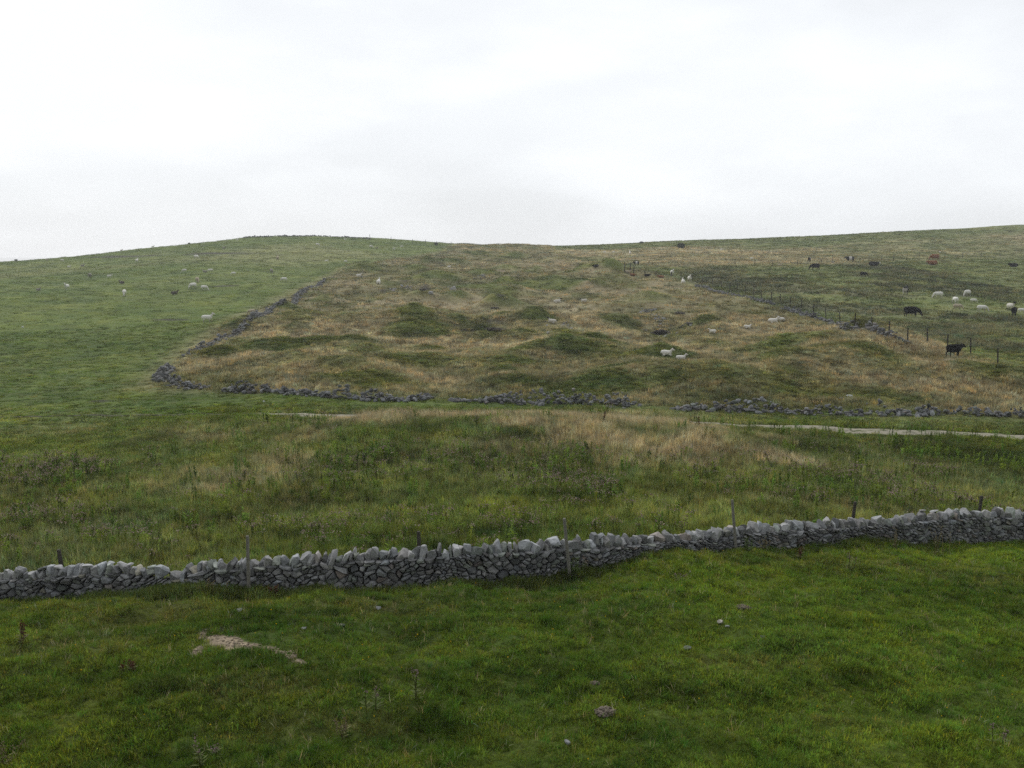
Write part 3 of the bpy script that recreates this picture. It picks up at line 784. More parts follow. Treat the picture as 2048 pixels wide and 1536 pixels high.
ruin("ruined_wall", "low rubble wall running down the right side of the enclosure beside the wire fence",
     [(1815, 686), (1790, 679), (1760, 671), (1710, 661), (1690, 655), (1660, 647), (1625, 636), (1595, 626), (1570, 618)],
     [0.3, 0.7, 0.7, 0.6, 0.35, 0.7, 0.8, 0.7, 0.4], 0.6, 16, rr_, step_rock=(0.14, 0.36))
ruin("ruined_wall", "faint far stretch of rubble wall behind the two sheep on the right",
     [(1545, 610), (1525, 605), (1500, 598), (1480, 594), (1440, 586), (1410, 577), (1390, 572)],
     [0.35, 0.5, 0.45, 0.35, 0.3, 0.5, 0.35], 0.6, 11, rr_, step_rock=(0.16, 0.38))
def scree(name, label, blobs_, n_, rng, sz=(0.15, 0.5)):
    mb = MB(); B = blobs(blobs_)
    for k in range(n_):
        b = B[rng.integers(len(B))]
        X, Y = b[0] + rng.normal() * b[2] * 0.5, b[1] + rng.normal() * b[3] * 0.5
        s = rng.uniform(*sz)
        v, f = rock((s * 1.3, s, s * 0.7), rng, hi=False, cuts=7, boxy=0.5)
        v = v @ rot_m(rng.normal() * 0.3, rng.normal() * 0.3, rng.uniform(0, 6.28)).T
        mb.add(v + np.array([X, Y, zat(X, Y) + s * 0.08]), f, stone_col(rng, 0.14, 0.32))
    return tag(mb.build(name, MAT_ROCK), label, "loose stones", kind="stuff")
scree("scree", "grey loose stones lining the deep hollow right of the middle", [(1300, 632, 22, 6), (1315, 640, 16, 6), (1330, 660, 22, 10), (1290, 628, 10, 4)], 190, rr_)
scree("scree", "small patch of loose stones beneath the black faced sheep on the mound", [(1138, 665, 10, 4), (1130, 663, 8, 3)], 40, rr_)
scree("scree", "loose stones scattered among the far hummocks", [(960, 568, 14, 4), (785, 588, 22, 3), (900, 586, 22, 4), (820, 580, 20, 3), (720, 562, 10, 3)], 110, rr_, (0.25, 0.7))

# eroded banks: raw dark soil and stones showing under a broken turf edge
def bank(px, py, wpx, hpx, label, tilt=0.0):
    rng = np.random.default_rng(int(px + py)); mb = MB()
    n_ = max(8, int(wpx / 2.0))
    for k in range(n_):
        t = (k + 0.5) / n_ - 0.5
        c = at(px + t * wpx, py + t * tilt); sc_ = math.hypot(c.x, c.y) / F
        h = hpx * sc_ * (1 - (2 * abs(t)) ** 2.2 * 0.8) * rng.uniform(0.75, 1.2); w = wpx * sc_ / n_ * 2.6
        v, f = rock((w, 0.7, h), rng, hi=False, cuts=7, boxy=0.6)
        mb.add(v @ rot_m(0.25, rng.normal() * 0.2, rng.normal() * 0.3).T + np.array([c.x, c.y, c.z + h * 0.38]), f, np.array((0.040, 0.034, 0.028)) * rng.uniform(0.6, 1.5))
    # continuous raw face joining the lumps
    V, Fc = [], []
    for k in range(n_ + 1):
        t = k / n_ - 0.5
        c = at(px + t * wpx, py + t * tilt); h = max(0.12, 0.6 * hpx * math.hypot(c.x, c.y) / F * (1 - (2 * abs(t)) ** 2))
        for dy, dz in ((-0.25, -0.3), (0.3, -0.3), (0.25, h), (-0.05, h * 0.85)): V.append((c.x, c.y + dy, c.z + dz))
    for k in range(n_):
        for q in range(4):
            a, b = k * 4 + q, k * 4 + (q + 1) % 4
            Fc += [(a, b, b + 4), (a, b + 4, a + 4)]
    mb.add(np.array(V), np.array(Fc), (0.040, 0.034, 0.028))
    tag(mb.build("eroded_bank", MAT_ROCK), label, "soil bank", "raw soil banks in the old workings")
bank(985, 661, 46, 7, "dark curved soil bank in the hollow left of the pointed mound")
bank(934, 661, 28, 4, "thin dark soil edge left of the larger curved bank in the hollow")
bank(1372, 652, 24, 7, "dark slanting soil bank on the right edge of the deep hollow", -8)
bank(1322, 668, 40, 10, "black stony bank at the bottom of the deep hollow")
bank(1360, 627, 18, 4, "small dark soil edge above the deep hollow")
bank(812, 577, 24, 4, "dark soil edge far up among the left hummocks")
bank(850, 580, 20, 4, "reddish dark soil edge right of the far left one")
bank(1320, 877, 70, 5, "long low dark bank edge above the bare stones on the tan bank")
bank(990, 617, 16, 4, "small dark soil notch in the middle of the enclosure")
# hill top wall on the left skyline
ruin("ridge_wall", "dark field wall along the top of the left hill against the sky",
     [(485, 476), (520, 474), (560, 473), (600, 473), (640, 473), (690, 475), (740, 478)], [0.3, 0.5, 0.5, 0.4, 0.5, 0.4, 0.3], 0.5, 6, rr_, group=None, step_rock=(0.3, 0.55))

# ------------------------------------------------------------------ single stones
def stone(px, py, wpx, label, lo=0.17, hi=0.25, tall=0.5):
    c = at(px, py); R = math.hypot(c.x, c.y); s = wpx * R / F
    v, f = rock((s, s * 0.8, s * tall), rr_, cuts=10, boxy=0.5)
    mb = MB(); mb.add(v @ rot_m(0.1, 0.1, rr_.uniform(0, 6)).T, f, stone_col(rr_, lo, hi))
    o = mb.build("stone", MAT_ROCK); o.location = (c.x, c.y, c.z + s * tall * 0.22)
    tag(o, label, "stone", "loose stones lying in the grass")
for a in [(683, 1253, 15, "pale squarish stone in the turf, right of the bare earth scar"),
          (608, 1258, 13, "small low stone left of the pale squarish stone"),
          (578, 1250, 9, "tiny stone just above the end of the bare earth scar"),
          (756, 1217, 13, "flat grey stone in the turf close below the middle of the wall"),
          (478, 1222, 15, "flat stone in the short turf below the tall light fence post"),
          (1440, 1247, 13, "round whitish stone in the right half of the foreground turf", 0.4, 0.5, 0.85),
          (1454, 1253, 10, "small stone touching the right of the round whitish stone"),
          (1372, 1299, 22, "low beige stone sunk in turf below the round whitish stone"),
          (1525, 1275, 13, "low stone in turf right of the round whitish stone"),
          (1380, 1144, 7, "white pebble on the turf close below the wall, right of the middle", 0.5, 0.6),
          (1135, 1486, 18, "pale flat stone near the bottom edge below the mole hill"),
          (1863, 831, 12, "upright pale boulder standing before the rubble by the track", 0.36, 0.46, 1.3),
          (1698, 794, 14, "white stone on the green bank above the rubble line", 0.42, 0.5),
          (1682, 798, 9, "dark little stone left of the white stone on the green bank", 0.14, 0.2),
          (1116, 874, 9, "small whitish stone in the tan grass beyond the thistles", 0.35, 0.45, 1.0),
          (1096, 667, 7, "white stone below the black faced sheep on the mound", 0.5, 0.6, 0.9),
          (1094, 652, 6, "pale stone right beneath the black faced sheep on the mound", 0.4, 0.5, 0.9),
          (1867, 696, 6, "white stone in the grass left of the black cow by the fence", 0.5, 0.6, 1.0),
          (1381, 652, 5, "white stone on the dark bank of the deep hollow", 0.5, 0.6, 0.9),
          (905, 581, 14, "large pale outcrop stone on the far hummocks", 0.36, 0.44, 0.9),
          (862, 588, 10, "smaller outcrop stone left of the large pale one on the hummocks", 0.3, 0.4, 0.8),
          (1880, 505, 4, "tiny white stone far up the tan moor on the right", 0.6, 0.7, 0.9),
          (528, 805, 6, "white stone in grass below the left collapsed wall", 0.5, 0.6, 0.9),
          (45, 655, 5, "pale stone alone on the lower left hillside", 0.5, 0.6, 0.9)]:
    stone(*a)

def gravel():
    rng = np.random.default_rng(41); mb = MB(); B = EARTH[:12]
    for k in range(420):
        b = B[rng.integers(len(B))]
        X, Y = b[0] + rng.normal() * b[2] * 0.5, b[1] + rng.normal() * b[3] * 0.5
        s_ = rng.uniform(0.02, 0.06)
        v, f = rock((s_ * 1.3, s_, s_ * 0.6), rng, hi=False, cuts=6, boxy=0.5)
        mb.add(v @ rot_m(rng.normal() * 0.3, rng.normal() * 0.3, rng.uniform(0, 6.28)).T + np.array([X, Y, zat(X, Y) + s_ * 0.1]), f, np.array((0.265, 0.215, 0.155)) * rng.uniform(0.6, 1.25))
    tag(mb.build("gravel", MAT_STEM), "pinkish gravel and clods on the bare earth scar in the front turf", "gravel", kind="stuff")
gravel()
def molehill(px, py, wpx, label):
    c = at(px, py); s = wpx * math.hypot(c.x, c.y) / F
    rng = np.random.default_rng(int(px))
    mb = MB()
    v, f = ICO2
    p = v.copy(); p[:, 2] = np.maximum(p[:, 2], -0.15)
    p = p * (1 + 0.12 * rng.normal(size=(len(p), 1))) * np.array([s / 2, s / 2, s * 0.15])
    mb.add(p, f, (0.150, 0.125, 0.098))
    for k in range(60):
        r_ = rng.uniform(0, 1) ** 0.5 * s * 0.62; t_ = rng.uniform(0, 6.28); z_ = max(0, 0.15 * s * (1 - (2 * r_ / s) ** 2) ** 0.5 if 2 * r_ < s else 0)
        v, f = rock((0.05,) * 3, rng, hi=False, cuts=4); mb.add(v * rng.uniform(0.5, 1.3) + np.array([r_ * math.cos(t_), r_ * math.sin(t_), z_]), f, np.array((0.150, 0.125, 0.098)) * rng.uniform(0.7, 1.3))
    o = mb.build("molehill", MAT_STEM); o.location = c + Vector((0, 0, 0.01))
    tag(o, label, "mole hill", "mole hills in the turf")
molehill(1210, 1425, 38, "brown mole hill of fresh soil in the lower middle of the turf")
molehill(1190, 1368, 14, "small crumbly mole hill left above the larger brown one")
molehill(1486, 1216, 22, "faint flattened mole hill in the upper right turf")

# ------------------------------------------------------------------ posts and fences
def post_mesh(h, r, rng, square=False):
    n_ = 4 if square else 9
    rings = [(-0.3, 1.0), (0.0, 1.0), (h * 0.33, 0.97), (h * 0.66, 0.95), (h * 0.97, 0.93), (h, 0.80)]
    V, Fc = [], []
    for z, s in rings:
        for k in range(n_):
            a = 2 * math.pi * k / n_ + 0.3
            q = r * s * (1 + rng.normal() * 0.05)
            V.append((q * math.cos(a), q * math.sin(a), z))
    for i in range(len(rings) - 1):
        for k in range(n_):
            a, b = i * n_ + k, i * n_ + (k + 1) % n_
            Fc.append((a, b, b + n_, a + n_))
    Fc.append(tuple((len(rings) - 1) * n_ + k for k in range(n_)))
    return V, Fc

def lone_post(px, top, base, Y, lean, mat, r, label, dx=0.0):
    """post whose foot stands at distance Y (just before or behind the wall)"""
    b = pt(px, base, Y); z0 = zat(b[0], b[1])
    zt = pt(px, top, Y)[2]
    V, Fc = post_mesh(zt - z0, r, rr_)
    o = mesh_obj("fence_post", V, Fc, mat)
    o.location = (b[0] + dx, b[1], z0); o.rotation_euler = (rr_.normal() * 0.03, lean, 0)
    tag(o, label, "fence post", "wooden posts along the near wall")
lone_post(133, 1098, 1190, 27.9, -0.10, MAT_WOODD, 0.06, "dark leaning post behind the left end of the stone wall")
lone_post(498, 1072, 1188, 26.15, 0.0, MAT_WOODL, 0.045, "tall light grey post in front of the wall on the left")
lone_post(841, 1062, 1170, 27.2, -0.03, MAT_WOODD, 0.055, "short dark post behind the wall, left of the middle")
lone_post(1140, 1036, 1150, 26.7, -0.10, MAT_WOODL, 0.045, "leaning grey post in front of the wall near the middle")
lone_post(1472, 1000, 1106, 29.3, -0.09, MAT_WOODL, 0.042, "thin leaning post in front of the wall on the right")
lone_post(1701, 1003, 1085, 32.4, 0.10, MAT_WOODD, 0.055, "short dark stake behind the wall, second post from the right edge")
lone_post(1951, 991, 1080, 34.3, 0.08, MAT_WOODD, 0.06, "stout dark post behind the right end of the wall")

def wire_fence(label, posts, hpost, rpost, wires, mat, rng, group=None):
    P_ = [at(a, b) for a, b in posts]
    root = empty("wire_fence", P_[0])
    tag(root, label, "fence", group)
    tops = []
    for k, p in enumerate(P_):
        h = hpost[k] if isinstance(hpost, list) else hpost * rng.uniform(0.9, 1.1)
        V, Fc = post_mesh(h, rpost, rng)
        o = mesh_obj("post", V, Fc, mat, root)
        o.location = p - P_[0]
        ln = (rng.normal() * 0.04, rng.normal() * 0.04)
        o.rotation_euler = (ln[0], ln[1], 0)
        tops.append((p - P_[0], h, ln))
    for w in wires:
        V, Fc = [], []
        r = 0.006
        n_ = 0
        for (a, ha, la), (b, hb, lb) in zip(tops[:-1], tops[1:]):
            pa = a + Vector((la[1] * ha * w, -la[0] * ha * w, ha * w)); pb = b + Vector((lb[1] * hb * w, -lb[0] * hb * w, hb * w))
            pm = (pa + pb) / 2 - Vector((0, 0, 0.02))
            for p in (pa, pm, pb):
                for t_ in range(3):
                    an = t_ * 2.094
                    V.append(p + Vector((r * math.cos(an), 0, r * math.sin(an))))
            for q in range(2):
                for t_ in range(3):
                    i0 = n_ + q * 3 + t_; i1 = n_ + q * 3 + (t_ + 1) % 3
                    Fc.append((i0, i1, i1 + 3, i0 + 3))
            n_ += 9
        mesh_obj("wire", V, Fc, MAT_WIRE, root)
FR = [(2110, 762), (2050, 742), (1995, 728), (1941, 708), (1895, 697), (1855, 688), (1815, 686), (1778, 668), (1743, 659), (1709, 651), (1680, 645), (1652, 636), (1627, 625), (1603, 615), (1580, 611), (1560, 606),
      (1543, 601), (1523, 599), (1507, 591), (1490, 586), (1474, 582), (1459, 579), (1443, 576), (1425, 571), (1405, 567), (1385, 562), (1362, 558)]
wire_fence("post and wire fence running down the right of the enclosure past the black cow", FR, 1.25, 0.06, (0.93, 0.62, 0.33), MAT_WOODD, rr_, "wire fences on the pasture")
wire_fence("far row of thin fence posts crossing the moor behind the belted cows",
           [(1430, 528), (1470, 530), (1510, 531), (1545, 533), (1595, 531), (1643, 528), (1665, 523), (1705, 526), (1738, 522), (1763, 522), (1787, 521), (1813, 520), (1838, 519), (1862, 517), (1890, 516), (1925, 515), (1962, 514), (2000, 512), (2050, 510), (2090, 508)],
           1.3, 0.06, (0.93, 0.6), MAT_WOODD, rr_, "wire fences on the pasture")
wire_fence("line of tiny posts on the skyline right of the left hill top",
           [(740, 478.5), (782, 483), (825, 487), (851, 489), (874, 491), (902, 493)], 1.5, 0.07, (0.93,), MAT_WOODD, rr_, "wire fences on the pasture")
wire_fence("short fence of tall dark gate posts beside the far lying cattle",
           [(1249, 545), (1260, 547), (1267, 549), (1290, 551), (1312, 553), (1342, 556)], [1.9, 1.9, 1.5, 0.9, 0.9, 1.2], 0.09, (0.8,), MAT_WOODD, rr_, "wire fences on the pasture")

# ------------------------------------------------------------------ animals
def tube(bm, pts_, rads, seg=12):
    """closed loft through points; rads = (side, up) half sizes"""
    pts_ = [Vector(p) for p in pts_]
    rings = []
    n_ = len(pts_)
    for i, p in enumerate(pts_):
        t = (pts_[min(i + 1, n_ - 1)] - pts_[max(i - 1, 0)]).normalized()
        side = t.cross(Vector((0, 0, 1)))
        if side.length < 0.2: side = Vector((0, 1, 0))
        side.normalize(); up = side.cross(t).normalized()
        a, b = rads[i] if isinstance(rads[i], tuple) else (rads[i], rads[i])
        rings.append([bm.verts.new(p + side * (a * math.cos(2 * math.pi * k / seg)) + up * (b * math.sin(2 * math.pi * k / seg))) for k in range(seg)])
    for r1, r2 in zip(rings[:-1], rings[1:]):
        for k in range(seg): bm.faces.new((r1[k], r1[(k + 1) % seg], r2[(k + 1) % seg], r2[k]))
    bm.faces.new(rings[0][::-1]); bm.faces.new(rings[-1])

def fuse(bm, voxel):
    bmesh.ops.recalc_face_normals(bm, faces=bm.faces)
    me = bpy.data.meshes.new("body"); bm.to_mesh(me); bm.free()
    o = bpy.data.objects.new("body", me); COL.objects.link(o)
    m = o.modifiers.new("r", 'REMESH'); m.mode = 'VOXEL'; m.voxel_size = voxel; m.use_smooth_shade = True
    s = o.modifiers.new("s", 'SMOOTH'); s.factor = 0.5; s.iterations = 3
    dg = bpy.context.evaluated_depsgraph_get()
    out = bpy.data.meshes.new_from_object(o.evaluated_get(dg))
    bpy.data.objects.remove(o); bpy.data.meshes.remove(me)
    return out

def sheep_mesh(pose):
    bm = bmesh.new()
    zb = 0.27 if pose == 'lie' else 0.56
    tube(bm, [(-0.52, 0, zb - 0.02), (-0.46, 0, zb), (-0.28, 0, zb + 0.01), (0, 0, zb - 0.01), (0.26, 0, zb), (0.40, 0, zb + 0.03), (0.46, 0, zb + 0.04)],
         [(0.07, 0.08), (0.17, 0.18), (0.225, 0.225), (0.24, 0.235), (0.21, 0.22), (0.14, 0.16), (0.08, 0.1)])
    if pose == 'graze':
        tube(bm, [(0.30, 0, zb + 0.06), (0.48, 0, zb - 0.02), (0.60, 0, 0.34), (0.64, 0, 0.26)], [(0.13, 0.15), (0.105, 0.12), (0.08, 0.09), (0.06, 0.07)])
        tube(bm, [(0.60, 0, 0.34), (0.66, 0, 0.22), (0.72, 0, 0.08), (0.73, 0, 0.04)], [(0.065, 0.07), (0.068, 0.075), (0.045, 0.05), (0.03, 0.03)])
        hd, ez = Vector((0.63, 0, 0.29)), 0.02
    else:
        tube(bm, [(0.26, 0, zb + 0.04), (0.42, 0, zb + 0.15), (0.52, 0, zb + 0.31), (0.55, 0, zb + 0.36)], [(0.14, 0.15), (0.11, 0.13), (0.08, 0.09), (0.06, 0.06)])
        tube(bm, [(0.48, 0, zb + 0.38), (0.57, 0, zb + 0.37), (0.70, 0, zb + 0.29), (0.77, 0, zb + 0.25)], [(0.06, 0.06), (0.075, 0.08), (0.05, 0.055), (0.03, 0.035)])
        hd, ez = Vector((0.53, 0, zb + 0.40)), 0.03
    for s in (-1, 1):
        tube(bm, [hd + Vector((0, s * 0.05, 0)), hd + Vector((-0.02, s * 0.12, ez)), hd + Vector((-0.03, s * 0.17, ez + 0.01))], [0.022, 0.028, 0.014], 8)
        if pose == 'lie':
            tube(bm, [(0.28, s * 0.13, 0.16), (0.50, s * 0.12, 0.06), (0.36, s * 0.12, 0.035)], [0.06, 0.035, 0.028], 8)
            tube(bm, [(-0.30, s * 0.17, 0.17), (-0.08, s * 0.24, 0.08), (-0.34, s * 0.23, 0.035)], [0.09, 0.05, 0.03], 8)
        else:
            st = 0.05 * s
            tube(bm, [(0.27, s * 0.11, 0.46), (0.28 + st, s * 0.11, 0.26), (0.27 + st, s * 0.11, 0.05), (0.285 + st, s * 0.11, 0)], [0.07, 0.036, 0.026, 0.034], 8)
            tube(bm, [(-0.32, s * 0.12, 0.48), (-0.26 - st, s * 0.12, 0.36), (-0.39 - st, s * 0.12, 0.24), (-0.36 - st, s * 0.12, 0.04), (-0.345 - st, s * 0.12, 0)], [0.11, 0.07, 0.036, 0.026, 0.034], 8)
    tube(bm, [(-0.50, 0, zb + 0.04), (-0.55, 0, zb - 0.04), (-0.55, 0, zb - 0.20)], [0.035, 0.035, 0.022], 8)
    return fuse(bm, 0.022)

def cow_mesh(pose):
    bm = bmesh.new()
    zb = 0.42 if pose == 'lie' else 0.93
    tube(bm, [(-0.90, 0, zb + 0.05), (-0.82, 0, zb + 0.06), (-0.55, 0, zb + 0.02), (-0.1, 0, zb - 0.03), (0.35, 0, zb - 0.01), (0.65, 0, zb + 0.02), (0.80, 0, zb + 0.06)],
         [(0.14, 0.18), (0.29, 0.35), (0.38, 0.43), (0.41, 0.46), (0.38, 0.46), (0.28, 0.38), (0.15, 0.2)])
    if pose == 'graze':
        tube(bm, [(0.55, 0, zb + 0.06), (0.90, 0, zb - 0.08), (1.12, 0, zb - 0.42), (1.18, 0, zb - 0.52)], [(0.21, 0.28), (0.17, 0.22), (0.13, 0.16), (0.10, 0.12)])
        tube(bm, [(1.08, 0, 0.55), (1.16, 0, 0.40), (1.30, 0, 0.14), (1.33, 0, 0.07)], [(0.11, 0.12), (0.125, 0.13), (0.085, 0.09), (0.06, 0.06)])
        hd, ez = Vector((1.10, 0, 0.52)), 0.02
    else:
        k = 0.0 if pose == 'stand' else 0.02
        tube(bm, [(0.50, 0, zb + 0.08), (0.82, 0, zb + 0.15), (1.00, 0, zb + 0.24), (1.05, 0, zb + 0.27)], [(0.23, 0.32), (0.18, 0.26), (0.14, 0.18), (0.1, 0.12)])
        tube(bm, [(0.93, 0, zb + 0.34), (1.06, 0, zb + 0.30), (1.30, 0, zb + 0.10), (1.38, 0, zb + 0.03)], [(0.11, 0.11), (0.14, 0.15), (0.10, 0.11), (0.075, 0.08)])
        hd, ez = Vector((0.99, 0, zb + 0.38)), 0.05
    for s in (-1, 1):
        tube(bm, [hd + Vector((0, s * 0.08, 0)), hd + Vector((-0.02, s * 0.18, ez)), hd + Vector((-0.03, s * 0.27, ez))], [0.035, 0.05, 0.022], 8)
        if pose == 'lie':
            tube(bm, [(0.45, s * 0.20, 0.28), (0.85, s * 0.20, 0.10), (0.58, s * 0.20, 0.06)], [0.11, 0.065, 0.05], 8)
            tube(bm, [(-0.55, s * 0.27, 0.30), (-0.12, s * 0.40, 0.14), (-0.60, s * 0.38, 0.06)], [0.17, 0.09, 0.055], 8)
        else:
            st = 0.09 * s
            tube(bm, [(0.47, s * 0.19, 0.78), (0.48 + st, s * 0.19, 0.45), (0.46 + st, s * 0.19, 0.10), (0.49 + st, s * 0.19, 0)], [(0.13), 0.07, 0.05, 0.065], 8)
            tube(bm, [(-0.62, s * 0.20, 0.82), (-0.50 - st, s * 0.20, 0.62), (-0.74 - st, s * 0.20, 0.44), (-0.70 - st, s * 0.20, 0.09), (-0.67 - st, s * 0.20, 0)], [0.20, 0.13, 0.065, 0.05, 0.065], 8)
    if pose == 'stand':
        tube(bm, [(-0.84, 0, zb + 0.24), (-0.98, 0.03, zb + 0.16), (-1.18, 0.05, zb + 0.10), (-1.36, 0.06, zb + 0.02)], [0.045, 0.035, 0.032, 0.05], 8)
    elif pose == 'graze':
        tube(bm, [(-0.86, 0, zb + 0.24), (-0.96, 0, zb + 0.08), (-0.97, 0.02, zb - 0.28), (-0.96, 0.02, zb - 0.48)], [0.045, 0.035, 0.032, 0.05], 8)
    else:
        tube(bm, [(-0.86, 0, zb + 0.20), (-0.98, 0.04, zb - 0.06), (-0.95, 0.16, 0.10)], [0.045, 0.035, 0.035], 8)
    return fuse(bm, 0.04)

PROTO = {('sheep', p): sheep_mesh(p) for p in ('graze', 'stand', 'lie')}
PROTO.update({('cow', p): cow_mesh(p) for p in ('graze', 'stand', 'lie')})
WHITE, CREAM, BLACK, BROWN, GREYW, DKBR = (0.78, 0.76, 0.70), (0.46, 0.40, 0.30), (0.012, 0.012, 0.012), (0.24, 0.105, 0.05), (0.30, 0.28, 0.24), (0.10, 0.085, 0.07)
COATS = {}
def coat(kind, pose, style):
    key = (kind, pose, style)
    if key in COATS: return COATS[key]
    me = PROTO[(kind, pose)].copy(); me.name = kind
    co = np.empty(len(me.vertices) * 3); me.vertices.foreach_get("co", co); co = co.reshape(-1, 3)
    x, z = co[:, 0], co[:, 2]
    def fill(c): return np.tile(np.array(c, float), (len(co), 1))
    if kind == 'sheep':
        zb = 0.27 if pose == 'lie' else 0.56
        head = (x > 0.57) if pose == 'graze' else ((z > zb + 0.24) & (x > 0.43))
        legs = (z < 0.30) & ~head if pose != 'lie' else np.zeros(len(x), bool)
        if style == 'white': c = fill(WHITE); c[head] = (0.70, 0.67, 0.62); c[legs] = (0.42, 0.40, 0.35)
        elif style == 'blackface': c = fill((0.66, 0.63, 0.56)); c[head] = BLACK; c[legs] = (0.05, 0.05, 0.05)
        elif style == 'cream': c = fill(CREAM); c[legs] = (0.3, 0.26, 0.2)
        elif style == 'grey': c = fill(GREYW); c[head] = (0.2, 0.18, 0.16)
        else: c = fill(DKBR)
    else:
        if style == 'black': c = fill(BLACK)
        elif style == 'belted': c = fill(BLACK); c[(x > -0.30) & (x < 0.30) & (z > 0.3 if pose != 'lie' else z > 0)] = (0.62, 0.60, 0.56)
        elif style == 'brown': c = fill(BROWN); c[z < 0.25] = (0.14, 0.07, 0.04)
        elif style == 'patched': c = fill((0.018, 0.018, 0.018)); c[(x < -0.62) & (z < 1.1)] = (0.5, 0.47, 0.43)
        elif style == 'whiteface': c = fill((0.018, 0.018, 0.018)); c[x > 0.98] = (0.58, 0.56, 0.5)
    if me.attributes.get("col"): me.attributes.remove(me.attributes["col"])
    set_attr(me, "col", 'FLOAT_COLOR', np.concatenate([c, np.ones((len(c), 1))], 1).astype(np.float32))
    me.materials.clear(); me.materials.append(MAT_COAT)
    COATS[key] = me
    return me

def animal(kind, px, py, pose, face, style, lenpx, label, group):
    p = at(px, py)
    R = math.hypot(p.x, p.y)
    o = bpy.data.objects.new(kind, coat(kind, pose, style))
    COL.objects.link(o)
    full = 1.25 if kind == 'sheep' else 2.35
    fore = math.hypot(math.cos(math.radians(face)), 0.42 * math.sin(math.radians(face)))
    s = (1.2 if kind == 'sheep' else 1.1) * (lenpx * R / F) / (full * fore)
    s = min(max(s, 0.72), 1.35) if kind == 'sheep' else min(max(s, 0.55), 1.2)
    o.scale = (s, s, s)
    a = math.radians(face)
    # settle on the slope
    d = 0.3 * s
    zx = (zat(p.x + d, p.y) - zat(p.x - d, p.y)) / (2 * d); zy = (zat(p.x, p.y + d) - zat(p.x, p.y - d)) / (2 * d)
    g = zx * math.cos(a) + zy * math.sin(a); l = -zx * math.sin(a) + zy * math.cos(a)
    o.rotation_euler = Matrix.Identity(3).to_euler()
    o.rotation_mode = 'XYZ'
    M3 = Matrix.Rotation(a, 3, 'Z') @ Matrix.Rotation(-math.atan(max(-0.5, min(0.5, g))) * (0.8 if pose == 'lie' else 0.35), 3, 'Y') @ Matrix.Rotation(math.atan(max(-0.5, min(0.5, l))) * (0.8 if pose == 'lie' else 0.3), 3, 'X')
    o.rotation_euler = M3.to_euler()
    o.location = (p.x, p.y, p.z + (-0.02 if pose != 'lie' else 0.03))
    tag(o, label, kind if kind == 'sheep' else 'cow', group)
    return o

